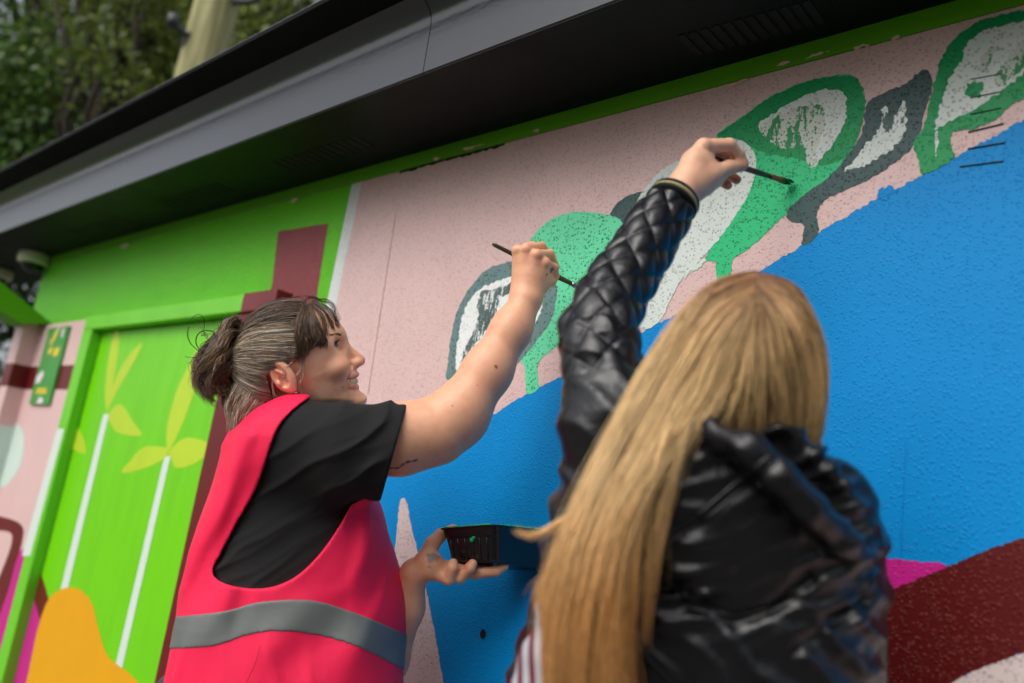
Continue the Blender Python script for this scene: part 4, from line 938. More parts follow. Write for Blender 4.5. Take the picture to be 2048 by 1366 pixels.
# --- eyes, brows, teeth, earring
def eye_mat(name, iris):
    m, nt, bs = new_mat(name); at = N(nt, 'ShaderNodeAttribute', attribute_name='Col'); nt.links.new(at.outputs['Color'], bs.inputs['Base Color']); bs.inputs['Roughness'].default_value = .08; bs.inputs['Coat Weight'].default_value = .5
    return m
M_eye = eye_mat('eye_surface', None)
def uv_ball(c, r, n=26):
    V = []; F = []
    for i in range(n + 1):
        t = math.pi * i / n
        for j in range(2 * n): a = math.pi * j / n; V.append((r * math.cos(t), r * math.sin(t) * math.cos(a), r * math.sin(t) * math.sin(a)))
    for i in range(n):
        for j in range(2 * n): F.append((i * 2 * n + j, i * 2 * n + (j + 1) % (2 * n), (i + 1) * 2 * n + (j + 1) % (2 * n), (i + 1) * 2 * n + j))
    return np.array(V), np.array(F)
def eyes(FR, parent, scale=1.0):
    for sd in (-1, 1):
        v, f = uv_ball(0, 1.22); ang = np.arccos(np.clip(v @ nrm((1, .50, .12)) / 1.22, -1, 1))
        col = np.where(ang[:, None] < .26, (.008, .008, .01), np.where(ang[:, None] < .56, (.075, .11, .115), (.50, .46, .43)))
        w = FR.O + ((v + np.array([EYE_C[0], EYE_C[1] * sd, EYE_C[2]])) * scale / 100) @ np.stack([FR.F, FR.R, FR.U]); mesh_obj('eye', w, f, M_eye, parent, True, col)
eyes(HD, woman)
M_teeth = paint('tooth_enamel', srgb(226, 214, 186), .25, .05, 60, .1)
tm = MB(); garc = resample(np.array([(a[0], -a[1], a[2]) for a in LIP(mk, 'g')[:0:-1]] + LIP(mk, 'g')), 101)
for k in range(-5, 6):
    c0 = garc[50 + int(k * 7.2)] - np.array([.40, 0, 0]); tg_ = nrm((garc[50 + int(k * 7.2) + 2] - garc[50 + int(k * 7.2) - 2]) * np.array([1, 1, 0])); nn_ = np.cross(tg_, (0, 0, 1)); hw = (.36, .34, .31, .27, .24, .22)[abs(k)]
    z0, z1 = c0[2] - (.44, .40, .38, .30, .22, .12)[abs(k)], c0[2] + .8
    def T(o, t, z): a = c0 + nn_ * o + tg_ * t; return HD.w(*(np.array([a[0], a[1], z]) / 100))
    tm.hexa([T(-.4, -hw * .9, z0), T(.02, -hw * .85, z0), T(.02, hw * .85, z0), T(-.4, hw * .9, z0)], [T(-.4, -hw, z1), T(.1, -hw, z1), T(.1, hw, z1), T(-.4, hw, z1)])
tm.build('teeth', M_teeth, body, bevel=.0008)
M_mouth = paint('mouth_inside', srgb(80, 24, 26), .5, .1)
mv, mf = uv_ball(0, 1.0, 10); mesh_obj('mouth_lining', HD.O + ((mv * np.array([1.2, 2.3, .9]) + np.array([mk['ul'][0] - 2.75, 0, mk['gap']])) / 100) @ HDm, mf, M_mouth, body, True)
M_gold = paint('earring_metal', (.75, .72, .66, 1), .25, .05, 40, .05, metallic=1)
er = hp(925, 880, 7.5); ring = [HD.w(*((er + np.array([.32 * math.cos(t), .15, .34 * math.sin(t) - .25])) / 100)) for t in np.linspace(0, 2 * math.pi, 17)]
MB().tube(ring, .0007, 6, False).build('earring', M_gold, woman, smooth=True)
# --- clothes
tb2 = np.array([TF.w(f, s, u) for f in (-.26, .24) for s in (-.22, .22) for u in (-.34, UTOP + .02)] + [sleeve_pts[2] + .09, sleeve_pts[2] - .09])
v, f = polygonize(tee_sdf, tb2.min(0), tb2.max(0), .0031); mesh_obj('t_shirt', v, f, M_tee, woman, True)
tb3 = np.array([TF.w(f, s, u) for f in (-.29, .25) for s in (-.23, .23) for u in (-.5, UTOP + .03)]); lo3 = tb3.min(0); lo3[2] = VEST_HEM - .02
v, f = polygonize(vest_sdf, lo3, tb3.max(0), .0032); vv, vf = relax(v, f, 1, .3), f; vest = mesh_obj('safety_vest', vv, vf, M_vest, woman, True)
ub_ = np.array([TF.w(f, s, u) for f in (-.29, .25) for s in (-.23, .23) for u in (TF.pix(585, 1400)[1], TF.pix(585, 1150)[1])])
v, f = polygonize(band_sdf, ub_.min(0), ub_.max(0), .0026, slack=3.5); mesh_obj('reflective_band', v, f, M_reflect, vest, True)
from mathutils.bvhtree import BVHTree
def drape(v, f, pts, off=.0004, n=60, hint=None):
    """points of a pixel line dropped onto a mesh"""
    t = BVHTree.FromPolygons([tuple(a) for a in v], [tuple(int(i) for i in q) for q in f]); out = []
    for u_, v_ in resample(np.asarray(pts, float), n):
        d_ = nrm(ray(u_, v_)); hit = t.ray_cast(Vector(CAM), Vector(d_), 6)
        if hit[0] is not None:
            h_ = np.array(hit[0])
            if hint is None or abs(np.linalg.norm(h_ - CAM) - hint) < .15: out.append(h_ - d_ * off)
    return out
M_stitch = cloth_mat('vest_thread', srgb(236, 40, 80), .8, 900, .3); M_bind = cloth_mat('vest_binding', srgb(250, 22, 66), .6, 900, .3)
off_in = lambda pts, k: [(a + k * nx, b + k * ny) for (a, b), (nx, ny) in zip(pts, [tuple(nrm(np.array([-(pts[min(i + 1, len(pts) - 1)][1] - pts[max(i - 1, 0)][1]), pts[min(i + 1, len(pts) - 1)][0] - pts[max(i - 1, 0)][0]]))) for i in range(len(pts))])]
edge_px = [tuple(a) for a in ARMHOLE[1:17]]
ln = drape(vv, vf, off_in(edge_px, -13), .0002, 120); MB().tube(ln, .0007, 5).build('stitch_line', M_stitch, vest, smooth=True)
ln = drape(vv, vf, off_in(edge_px, -3), .0004, 140); MB().tube(ln, .0019, 7).build('edge_binding', M_bind, vest, smooth=True)
ln = drape(vv, vf, [(520, 1290), (508, 1330), (492, 1366), (478, 1420)], -.0004, 30); MB().tube(ln, .0012, 5).build('seam_line', M_stitch, vest, smooth=True)
v, f = polygonize(lambda p: smax(legs(p, .012) - .003 * vnoise(p * 18), p[:, 2] - .98, .01), hipc - np.array([.3, .3, .90]), hipc + np.array([.3, .3, .12]), .01, 6); mesh_obj('trousers', v, f, M_denim, woman, True)
def shoes(hip, sd_, fw, parent, sc=1.0):
    for sg_ in (-1, 1):
        a = hip + sd_ * .095 * sg_ * sc; a = np.array([a[0], a[1], .045])
        fn = lambda p: smax(smin(s_chain(p, [a - fw * .05, a + fw * .06, a + fw * .16 - np.array([0, 0, .012])], [.042, .042, .032], .02), s_cone(p, a, a + np.array([0, 0, .06]), .045, .045), .02), -p[:, 2], .006)
        v, f = polygonize(fn, a - .22, a + np.array([.22, .22, .12]), .008, 6); mesh_obj('shoe', v, f, M_shoe, parent, True)
shoes(hipc, side, fwd, woman)
# --- hair of the woman: swept back into a messy knot
def hw_(x, y, s): return HD.pixw(*c1(x, y), s / 100)
G = [[(745, 985, 5.2), (640, 960, 6.0), (540, 900, 5.4), (440, 800, 3.6), (400, 720, 2.5)],
     [(715, 880, 6.4), (620, 850, 6.7), (520, 800, 5.8), (430, 730, 3.8), (405, 690, 2.6)],
     [(690, 770, 7.2), (630, 745, 7.4), (530, 720, 6.4), (440, 690, 4.2), (410, 670, 2.8)],
     [(870, 640, 7.9), (720, 640, 8.1), (560, 640, 7.0), (460, 640, 4.8), (415, 650, 3.0)],
     [(950, 600, 7.8), (800, 570, 8.2), (620, 560, 7.6), (480, 580, 5.4), (415, 640, 3.0)],
     [(965, 480, 7.7), (800, 480, 8.2), (620, 490, 7.5), (480, 530, 5.4), (418, 620, 3.0)],
     [(960, 380, 7.0), (800, 390, 7.6), (640, 410, 7.0), (500, 480, 5.0), (422, 600, 2.8)],
     [(955, 290, 5.6), (800, 305, 6.3), (640, 345, 5.8), (510, 430, 4.2), (430, 580, 2.4)],
     [(985, 215, 3.4), (820, 225, 4.2), (660, 275, 4.0), (525, 375, 3.0), (438, 545, 1.8)],
     [(1010, 165, .6), (840, 158, .8), (680, 205, .8), (545, 315, .6), (448, 505, .4)]]
def conv(g): return [hw_(*p) for p in g]
near = [conv(g) for g in G]; far = [[HD.w(*(HD.loc(p[None])[0] * np.array([1, -1, 1]))) for p in g] for g in near]
BR = np.array(srgb(98, 76, 60)[:3]); DK = np.array(srgb(52, 40, 34)[:3]); BL = np.array(srgb(246, 232, 208)[:3]); GY = np.array(srgb(206, 192, 182)[:3]); GD = np.array(srgb(196, 156, 104)[:3])
_bins = np.random.default_rng(77).random(160)
def tone(a, rg):
    n = len(a); b = np.interp(a * 158, np.arange(160), _bins); w = np.clip(np.where(a > .70, (b - .72) * 1.6, np.where(a > .16, .42 + 1.0 * (b - .25), b)), 0, 1)
    w = np.clip(w + rg.normal(0, .12, n), 0, 1)[:, None]; k = rg.random(n)[:, None]; k2 = rg.random(n)[:, None]
    light = np.where(k < .5, BL, np.where(k < .8, GY, GD)); dark = np.where(k2 < .65, BR, DK)
    return (dark * (1 - w) + light * w) * rg.uniform(.8, 1.15, (n, 1))
rgh = np.random.default_rng(11)
def put(guides, n, m, rad, spread, col=None, clump=0, seed=1, wav=.0, taper=.3, keep=.4, tonefn=None, cut=.0):
    L, a = bundle(guides, n, m, rad, spread, clump, seed, wav, keep, cut); rg = np.random.default_rng(seed + 50)
    if tonefn is not None: c = tonefn(a, rg)
    else: k = rg.integers(0, len(col), n); c = np.array(col)[k] * rg.uniform(.7, 1.25, (n, 1))
    return L, c, np.full(n, rad) * rg.uniform(.7, 1.2, n)
def merge(sets, name, mat, parent):
    m = max(s[0].shape[1] for s in sets); Ls = []
    for L, c, r in sets:
        if L.shape[1] != m: L = np.stack([resample(l, m) for l in L])
        Ls.append(L)
    return strands(name, np.concatenate(Ls), np.concatenate([s[2] for s in sets]), np.concatenate([s[1] for s in sets]), mat, parent)
sets = [put(near[2:], 260, 14, .00034, .0045, seed=91, wav=.004, tonefn=tone, cut=.5), put(near, 4200, 14, .00042, .0014, clump=70, seed=1, wav=.0012, tonefn=tone), put(far, 1400, 14, .0006, .0016, clump=40, seed=2, wav=.001, tonefn=tone)]
# fringe
fr = [[(990, 205, 4.4), (945, 320, 7.0), (935, 450, 8.0), (945, 560, 8.2), (915, 665, 8.1)], [(1005, 200, 4.0), (975, 320, 6.9), (965, 450, 8.0), (980, 570, 8.1), (985, 660, 7.8)], [(1020, 196, 3.4), (1015, 320, 6.6), (1030, 450, 7.8), (1050, 520, 7.7), (1040, 590, 7.6)], [(1030, 192, 2.8), (1060, 310, 6.0), (1090, 420, 7.1), (1110, 480, 7.2), (1060, 540, 7.5)], [(1040, 190, 2.2), (1090, 290, 5.4), (1140, 400, 6.6), (1185, 480, 6.6), (1195, 545, 6.4)]]
sets.append(put([conv(g) for g in fr], 760, 14, .00042, .0016, [BR, BR, DK, BR * 1.7, BR * 1.3], clump=13, seed=3, wav=.0026, cut=.42))
fr2 = [[(1045, 188, 2.0), (1120, 250, 4.6), (1160, 340, 5.6), (1175, 430, 6.0), (1170, 560, 6.3)], [(1060, 184, 1.4), (1150, 235, 3.8), (1205, 320, 4.6), (1222, 380, 4.6), (1226, 415, 4.6)], [(1075, 180, .8), (1180, 225, 2.6), (1245, 300, 3.2), (1268, 360, 3.2), (1272, 405, 3.0)]]
for k, g in enumerate(fr2): sets.append(put([conv(g)], 34, 14, .00034, .0022, [BR, DK, BR * 1.5], seed=20 + k, wav=.0022, cut=.35))
fr3 = [[(1050, 175, 0), (1120, 170, .5), (1200, 190, 1), (1255, 260, 1.5), (1285, 330, 2)], [(1060, 170, 0), (1150, 150, 0), (1225, 190, 0), (1246, 240, 0), (1238, 268, 0)], [(1000, 165, 1), (1060, 135, 1), (1130, 160, 1), (1150, 190, 1)], [(880, 150, 0), (980, 128, 0), (1080, 150, 0), (1120, 175, 0)]]
for k, g in enumerate(fr3): sets.append(put([conv(g)], 9, 14, .00032, .0012, [BR, DK], seed=30 + k, wav=.002))
# wisps before the ear and on the cheek
for k, g in enumerate(([(960, 620, 7.9), (975, 700, 7.6), (930, 780, 7.7), (940, 860, 7.4)], [(900, 660, 8.1), (840, 720, 8.3), (830, 790, 8.2), (880, 800, 8.0)], [(980, 650, 7.5), (990, 760, 7.4), (960, 870, 7.2), (1040, 980, 6.6)], [(740, 800, 7.2), (760, 920, 6.6), (800, 980, 6.2)])):
    sets.append(put([conv(g)], 9, 14, .00030, .0016, [GY, BL, BR], seed=40 + k, wav=.002))
# knot
kn = [[(470, 330, 1.0), (400, 335, 2.2), (350, 410, 3.0), (330, 520, 3.2), (250, 640, 3.0), (190, 740, 2.4), (215, 900, 2.0), (240, 950, 1.6)], [(450, 430, 2.0), (390, 430, 3.6), (340, 520, 4.4), (300, 620, 4.2), (220, 690, 3.4), (160, 760, 2.4), (175, 860, 2.0), (260, 960, 1.6)], [(440, 560, 2.6), (370, 590, 4.4), (320, 660, 5.0), (300, 740, 4.6), (280, 820, 3.6), (300, 870, 2.8), (350, 860, 2.0)], [(430, 640, 2.6), (370, 700, 4.2), (330, 780, 4.2), (340, 860, 3.2), (400, 880, 2.4), (440, 820, 2.0)], [(460, 380, 0), (380, 380, 0), (300, 480, -.6), (200, 600, -.8), (150, 690, -.8), (160, 800, -.6), (250, 880, 0)]]
for k, g in enumerate(kn):
    for j in range(5):
        jit = np.random.default_rng(100 + 10 * k + j).normal(0, 1, (len(g), 3)) * np.array([26, 26, .7]); gg = np.array(g, float) + jit * np.linspace(.3, 1, len(g))[:, None]
        sets.append(put([conv(gg)], 110, 18, .0004, .0036, [BR, BR, DK, GD * .55, GD * .8, BR * 1.8] if j % 2 else [BR, DK, GY * .8, GD * .7], seed=200 + 10 * k + j, wav=.0035, keep=.7, cut=.3))
for k in range(46):
    r_ = np.random.default_rng(400 + k); a0 = np.array([r_.uniform(180, 420), r_.uniform(350, 900), r_.uniform(0, 3)]); dr = r_.normal(0, 1, 2); dr = dr / np.linalg.norm(dr); dr[0] = -abs(dr[0])
    le = r_.uniform(40, 150); cu = r_.uniform(-1, 1) * le * .8; pr = np.array([-dr[1], dr[0]])
    g = [a0, a0 + np.array([*(dr * le * .5 + pr * cu * .6), .5]), a0 + np.array([*(dr * le + pr * cu * .5), .6]), a0 + np.array([*(dr * le * 1.1 - pr * cu * .3), .4])]
    sets.append(put([conv(g)], 3, 14, .0003, .001, [BR, DK, BR * 1.5], seed=500 + k, wav=.001))
sets.append(put([conv([(190, 600, 1), (90, 520, 1), (60, 440, 1), (72, 375, 1)])], 5, 14, .00032, .0008, [BR, DK], seed=470)); sets.append(put([conv([(185, 590, 1), (130, 520, 1), (140, 440, 1), (200, 408, 1), (275, 425, 1), (262, 490, 1)])], 7, 14, .00032, .0008, [BR, DK], seed=471)); sets.append(put([conv([(300, 460, 1), (270, 480, 1), (290, 500, 1), (310, 440, 1), (440, 300, 1), (480, 268, 1), (505, 280, 1)])], 7, 14, .00032, .0008, [BR, DK], seed=472))
# nape
na = [[(700, 900, 5.6), (660, 990, 5.4), (600, 1060, 5.2), (560, 1110, 5.0)], [(600, 880, 5.8), (540, 980, 5.6), (480, 1080, 5.2), (460, 1180, 4.8)], [(480, 830, 4.6), (430, 920, 4.6), (400, 1050, 4.2), (430, 1200, 3.6)], [(420, 820, 2.4), (385, 910, 2.2), (370, 1020, 2.0), (400, 1120, 1.6), (410, 1230, 1.2)]]
sets.append(put([conv(g) for g in na], 1300, 14, .0004, .0022, [GY, BL, GY, GD, BR * 1.6], clump=20, seed=60, wav=.003))
sets.append(put([[HD.w(*(HD.loc(p[None])[0] * np.array([1, -1, 1]))) for p in conv(g)] for g in na], 500, 14, .0005, .0022, [GY, BL, BR], clump=12, seed=61, wav=.003))
merge(sets, 'hair', M_hair, woman)
# under-layer so that no scalp shows between the strands
M_scalp = paint('hair_under_layer', srgb(84, 68, 56), .7, .6, 60, .4)
rowsH = [resample(g, 16) for g in near] + [resample(g, 16) for g in far[::-1]]; A = np.array(rowsH); cen = HD.w(.02, 0, .045); A = A + (cen - A) / np.linalg.norm(cen - A, axis=2)[..., None] * .0035
nr, nc_ = A.shape[:2]; ii = np.arange(nr * nc_).reshape(nr, nc_); mesh_obj('hair_underlayer', A.reshape(-1, 3), np.stack([ii[:-1, :-1], ii[1:, :-1], ii[1:, 1:], ii[:-1, 1:]], -1).reshape(-1, 4), M_scalp, woman, True)
knot = lambda p: smin(s_chain(p, conv([(430, 420, 0), (380, 560, 0), (340, 700, 0), (380, 820, 0)]), [.016, .030, .028, .018], .02), s_chain(p, conv([(600, 900, 0), (520, 1000, 0), (480, 1100, 0)]), [.045, .035, .02], .02), .02) + .004 * vnoise(p * 60)
kb = np.array(conv([(150, 250, 0), (750, 1250, 0)])); v, f = polygonize(knot, kb.min(0) - .07, kb.max(0) + .07, .004); mesh_obj('hair_knot', v, f, M_scalp, woman, True)
# eyebrows and lashes
bsets = []
for sd in (1, -1):
    g = [[HD.w(*((hp(1225 + k * 22, 452 - 10 * math.sin(k * .9), 5.0 - k * .55) + np.array([.12, 0, .06])) / 100 * np.array([1, sd, 1]))) for k in range(5)]]
    L, c, r = put(g, 150, 8, .00028, .0012, [BR, DK, BR * 1.5], seed=70 + sd); 
    rg = np.random.default_rng(75); t0 = rg.uniform(0, .8, 150); idx = (t0 * 7).astype(int); P0 = L[np.arange(150), idx]; tt = nrm(g[0][0] - g[0][-1])
    bsets.append((P0[:, None, :] + np.linspace(0, 1, 8)[None, :, None] * (tt * .007 + HD.U * .0015)[None, None, :], c, r))
    es = []; 
    for k in range(30):
        a = -1.0 + 2.0 * k / 29; e0 = np.array([EYE_C[0] + 1.30 * math.cos(a) * .95, (EYE_C[1] + 1.25 * math.sin(a) + .2) * sd, EYE_C[2] + .36]); out = np.array([math.cos(a), math.sin(a) * sd, 0])
        es.append([HD.w(*((e0 + out * .55 * t + np.array([0, 0, .35 * t * t])) / 100)) for t in np.linspace(0, 1, 8)])
    bsets.append((np.array(es), np.tile(DK * .6, (30, 1)), np.full(30, .00028)))
tag(merge(bsets[::2], 'eyebrow_hair', M_hair, woman), kind='stuff'); tag(merge(bsets[1::2], 'eyelash_hair', M_hair, woman), kind='stuff')

# ================================================================== PAINT BRUSHES AND TRAY
M_handle = paint('brush_handle_olive', srgb(84, 80, 48), .4, .6, 60, .6); M_handle2 = paint('brush_handle_purple', srgb(40, 22, 52), .3, .3, 60, .4); M_ferrule = paint('brush_ferrule', (.5, .5, .52, 1), .3, .2, 60, .4, metallic=1); M_copper = paint('copper_ferrule', srgb(176, 104, 84), .35, .3, 60, .4, metallic=.6); M_bristle = paint('wet_bristles', srgb(10, 110, 62), .5, .8, 90, .4); M_bristle2 = paint('dark_bristles', srgb(30, 70, 60), .5, .8, 90, .4)
def brush(name, a, b, label, hm, fm, bm_, r=.0036, twist=.5):
    a = np.asarray(a); b = np.asarray(b); d = nrm(b - a); L = np.linalg.norm(b - a); t = thing(name, tuple(.5 * (a + b)), label, 'paintbrush', 'paintbrushes held against the wall')
    h = L - .062; MB().tube([a, a + d * .006, a + d * h * .4, a + d * h * .8, a + d * h], [r * .55, r * .8, r, r * 1.15, r * .9], 12).build('handle', hm, t, smooth=True)
    MB().tube([a + d * (h - .002), a + d * (h + .004), a + d * (h + .012), a + d * (h + .036)], [r * 1.0, r * 1.15, r * 1.05, r * 1.35], 14).build('ferrule', fm, t, smooth=True)
    mb = MB(); rg = np.random.default_rng(5); s1 = nrm(np.cross(d, (0, 0, 1))); s2 = np.cross(d, s1)
    for k in range(60):
        q = rg.normal(0, 1, 2); q = q / max(1, np.linalg.norm(q)) * r * 1.25; o = s1 * q[0] * 1.3 + s2 * q[1] * .6
        mb.tube([a + d * (h + .034) + o, a + d * (h + .048) + o * 1.25, b + o * .7 + rg.normal(0, .0008, 3)], [.0005, .00045, .0002], 4)
    mb.build('bristles', bm_, t)
bw_tip = on_y(1196, 594, -.004); brush('paint_brush', P(*c2(205, 218), 1.512), bw_tip, 'thin olive handled brush gripped in the fist of the person in the pink vest', M_handle, M_ferrule, M_bristle2, .0046)
gb_tip = on_y(1583, 366, -.006); ga_ = P(*c6(1010, 450), 1.262); brush('paint_brush', ga_ - nrm(gb_tip - ga_) * .06, gb_tip, 'dark purple handled brush with green wet bristles held by the blond person', M_handle2, M_copper, M_bristle, .0042)
# tray
M_tray = paint('black_plastic_tray', (.012, .012, .013, 1), .20, .15, 60, .2); M_gpaint = paint('wet_green_paint', srgb(30, 178, 110), .2, .4, 60, .2)
TA, TB, TC = P(*c4(476, 328), 1.478), P(*c4(838, 300), 1.428), P(*c4(1300, 352), 1.535); TD = TA + TC - TB
BA, BB, BC = P(*c4(526, 548), 1.478), P(*c4(838, 552), 1.445), P(*c4(1235, 612), 1.532); BD = BA + BC - BB
tray = thing('paint_tray', tuple(.25 * (BA + BB + BC + BD)), 'black plastic paint tray smeared with green paint, carried on an open hand', 'paint tray')
def ringpts(c4pts, r, n=6):
    """rounded quadrilateral"""
    out = []; k = len(c4pts)
    for i in range(k):
        p, a, b = c4pts[i], c4pts[i - 1], c4pts[(i + 1) % k]; da, db = nrm(a - p), nrm(b - p)
        for j in range(n + 1):
            t = j / n; out.append((1 - t) ** 2 * (p + da * r) + 2 * t * (1 - t) * p + t * t * (p + db * r))
    return np.array(out)
top = ringpts([TA, TB, TC, TD], .016); bot = ringpts([BA, BB, BC, BD], .016); upv = nrm(TA + TB + TC + TD - BA - BB - BC - BD); ct = top.mean(0); cb = bot.mean(0)
lerp = lambda t: bot + (top - bot) * t
grow = lambda R_, e: R_ + (R_ - R_.mean(0)) / np.linalg.norm(R_ - R_.mean(0), axis=1)[:, None] * e
rings = [grow(bot, -.004), grow(bot, .0) + upv * .003, lerp(.70), grow(lerp(.72), .0025), grow(lerp(.96), .003), grow(lerp(.965), .0065), grow(lerp(1.0), .0065), grow(lerp(1.005), .001), grow(lerp(.70), -.002), grow(bot, -.005) + upv * .005]
# ribs on the outer wall
n = len(top); V = np.concatenate(rings); Fq = []
for i in range(len(rings) - 1):
    for k in range(n): Fq.append((i * n + k, i * n + (k + 1) % n, (i + 1) * n + (k + 1) % n, (i + 1) * n + k))
Fq.append(tuple(range(n - 1, -1, -1))); Fq.append(tuple(range((len(rings) - 1) * n, len(rings) * n)))
o = mesh_obj('tray_shell', V, Fq, M_tray, tray, False); 
for k in range(1, 7):
    t = k / 7; a = BA + (BB - BA) * t; b = TA + (TB - TA) * t; nv = nrm(np.cross(BB - BA, TA - BA)); nv = nv * np.sign(nv @ CZ)
    MB().tube([a + (b - a) * .06 + nv * .0005, a + (b - a) * .68 + nv * .0005], .0016, 6).build('rib', M_tray, tray, smooth=True)
pr_ = grow(lerp(.75), -.003); mesh_obj('paint_pool', pr_, [tuple(range(len(pr_)))], M_gpaint, tray)
mb = MB(); rg = np.random.default_rng(9)
rim = grow(lerp(1.003), .004)
for i in range(len(rim)):
    a, b = rim[i], rim[(i + 1) % len(rim)]
    if np.linalg.norm(b - a) > .02:
        for k in range(16):
            t0 = rg.random(); q = a + (b - a) * t0; w = nrm(b - a) * rg.uniform(.004, .014); mb.tube([q - w, q + upv * .0006, q + w], [.0006, .0022, .0006], 6)
mb.build('paint_smear', M_gpaint, tray, smooth=True)
nv = nrm(np.cross(BB - BA, TA - BA)); nv = nv * np.sign(nv @ CZ)
for (x, y, r) in ((706, 380, .0035), (692, 398, .0045), (700, 360, .002)):
    c = P(*c4(x, y), 1.452); t = ((BA - c) @ nv) / (nrm(ray(*c4(x, y))) @ nv); c = c + nrm(ray(*c4(x, y))) * t + nv * .0042
    v, f = uv_ball(0, 1, 8); mesh_obj('paint_drip', c + v * r * np.array([1, 1, 1]), f, M_gpaint, tray, True)

# ================================================================== LONG HAIRED PERSON IN THE BLACK JACKET
GO = P(1430, 1150, .97); GL = nrm(np.array([.86, .50, 0])); GT = Frame(GO, GL, (0, 0, 1)); GFW = -GT.R      # f: her right, s: towards the lens (her back), u: up
grow_ = [(1900, 1060, 1740, .115), (1366, 1018, 1752, .125), (1300, 1036, 1753, .13), (1200, 1072, 1757, .135), (1100, 1094, 1752, .135), (1050, 1102, 1738, .13), (1000, 1114, 1712, .125), (950, 1130, 1672, .115), (910, 1150, 1632, .10), (880, 1190, 1592, .085), (850, 1270, 1560, .07), (820, 1340, 1545, .06)]
gu0 = np.array([GT.pix(r[1], r[0])[1] for r in grow_]); gf0 = np.array([GT.pix(r[1], r[0])[0] for r in grow_]); gu1 = np.array([GT.pix(r[2], r[0])[1] for r in grow_]); gf1 = np.array([GT.pix(r[2], r[0])[0] for r in grow_]); gum = .5 * (gu0 + gu1); gb = np.array([r[3] for r in grow_])
def gtorso(p, off=0.0):
    q = GT.loc(p); f, s, u = q[:, 0], q[:, 1], q[:, 2]
    x0 = np.interp(u, gu0, gf0); x1 = np.interp(u, gu1, gf1); b = np.interp(u, gum, gb); c = .5 * (x0 + x1); a = .5 * (x1 - x0)
    d = ((np.abs((f - c) / a) ** 2.4 + np.abs(s / b) ** 2.4) ** (1 / 2.4) - 1) * np.minimum(a, b)
    return smax(d - off, u - gum[-1] - .005, .02)
HOOD = [(1450, 930), (1500, 1010), (1520, 1090)]
def pxline(p, pts, wid):
    """groove weight along a line drawn in photograph pixels"""
    u, v, d = proj(p); q = np.stack([u, v], 1); dd = np.full(len(p), 1e9)
    for i in range(len(pts) - 1):
        a, b = np.asarray(pts[i], float), np.asarray(pts[i + 1], float); ab = b - a; t = np.clip(((q - a) @ ab) / (ab @ ab), 0, 1); dd = np.minimum(dd, np.linalg.norm(q - a - t[:, None] * ab, axis=1))
    return np.exp(-(dd / wid) ** 2)
ROLL = [P(1345, 905, .866), P(1424, 872, .838), P(1498, 898, .808), P(1556, 952, .800), P(1616, 1014, .804), P(1682, 1078, .826), P(1726, 1112, .862)]
HOLE = [P(1480, 842, .85), P(1550, 890, .832), P(1612, 950, .828), P(1672, 1010, .836), P(1730, 1060, .858)]
HAX = nrm(P(1640, 1130, .86) - P(1360, 960, .86)); HAY = nrm(np.cross(-ray(1490, 1040), HAX)); HAZ = np.cross(HAX, HAY); HC = P(1478, 1040, .868)
def jacket_sdf(p):
    t = gtorso(p)
    q = p - HC; E = np.stack([q @ HAX, q @ HAY, q @ HAZ], 1)
    hood = s_ell(E, (0, 0, 0), (.138, .112, .048))
    t = smin(t, hood, .012)
    t = smin(t, s_chain(p, ROLL, [.008, .013, .017, .018, .018, .017, .012], .006), .006)
    hole = s_chain(p, HOLE, [.026, .030, .031, .029, .022], .01); t = smax(t, -hole, .014)
    t = smin(t, s_chain(p, ROLL, [.007, .012, .016, .016, .016, .015, .010], .006), .004)
    # arm hanging at the right
    t = smin(t, s_chain(p, [P(1640, 1020, .93), P(1676, 1180, .99), P(1700, 1420, 1.06)], [.060, .052, .044], .02), .02)
    # raised shoulder at the left
    t = smin(t, s_chain(p, [P(1290, 930, .97), P(1225, 850, .985), P(1212, 790, 1.0)], [.075, .060, .050], .02), .03)
    u, v, d = proj(p)
    n1 = vnoise(p * 20 + 5); n2 = vnoise(p * 11)
    hd = np.clip(1.2 - np.abs(hood) / .03, 0, 1)
    wr = ridge((v * .93 + u * .30) / 8.0 + 3.0 * n1 + .8 * vnoise(p * 40)) ** 2 * np.clip(.8 + .8 * n2, .25, 1.3) * hd
    wr2 = ridge((v * .62 - u * .62) / 10 + 3.0 * vnoise(p * 14 + 8) + .8 * vnoise(p * 38)) ** 2 * np.clip(.7 + .9 * vnoise(p * 9 + 2), .1, 1.2) * np.clip(1.2 - .8 * hd, .3, 1) * np.clip((np.abs(hole) - .004) / .02, .1, 1)
    t = t - .0068 * wr - .0052 * wr2 - .0008 * vnoise(p * 70)
    for ln, w, a in (([(1548, 925), (1478, 982), (1410, 1040), (1340, 1085), (1290, 1100)], 12, .004), ([(1255, 1105), (1330, 1168), (1400, 1218), (1470, 1238), (1540, 1222), (1620, 1160)], 16, .009), ([(1245, 1270), (1300, 1330), (1350, 1380)], 12, .005), ([(1720, 1200), (1640, 1262), (1590, 1300)], 14, .005)):
        t = t + a * pxline(p, ln, w)
    neck = s_cone(p, P(1500, 760, .95), P(1478, 915, .955), .050, .060)
    t = smax(t, -neck, .012)
    return smax(t, .84 - p[:, 2], .006)
gfeet = GO * np.array([1, 1, 0]); girl = thing('person', tuple(gfeet), 'person with long blond hair in a black hooded quilted jacket, reaching up to paint', 'person')
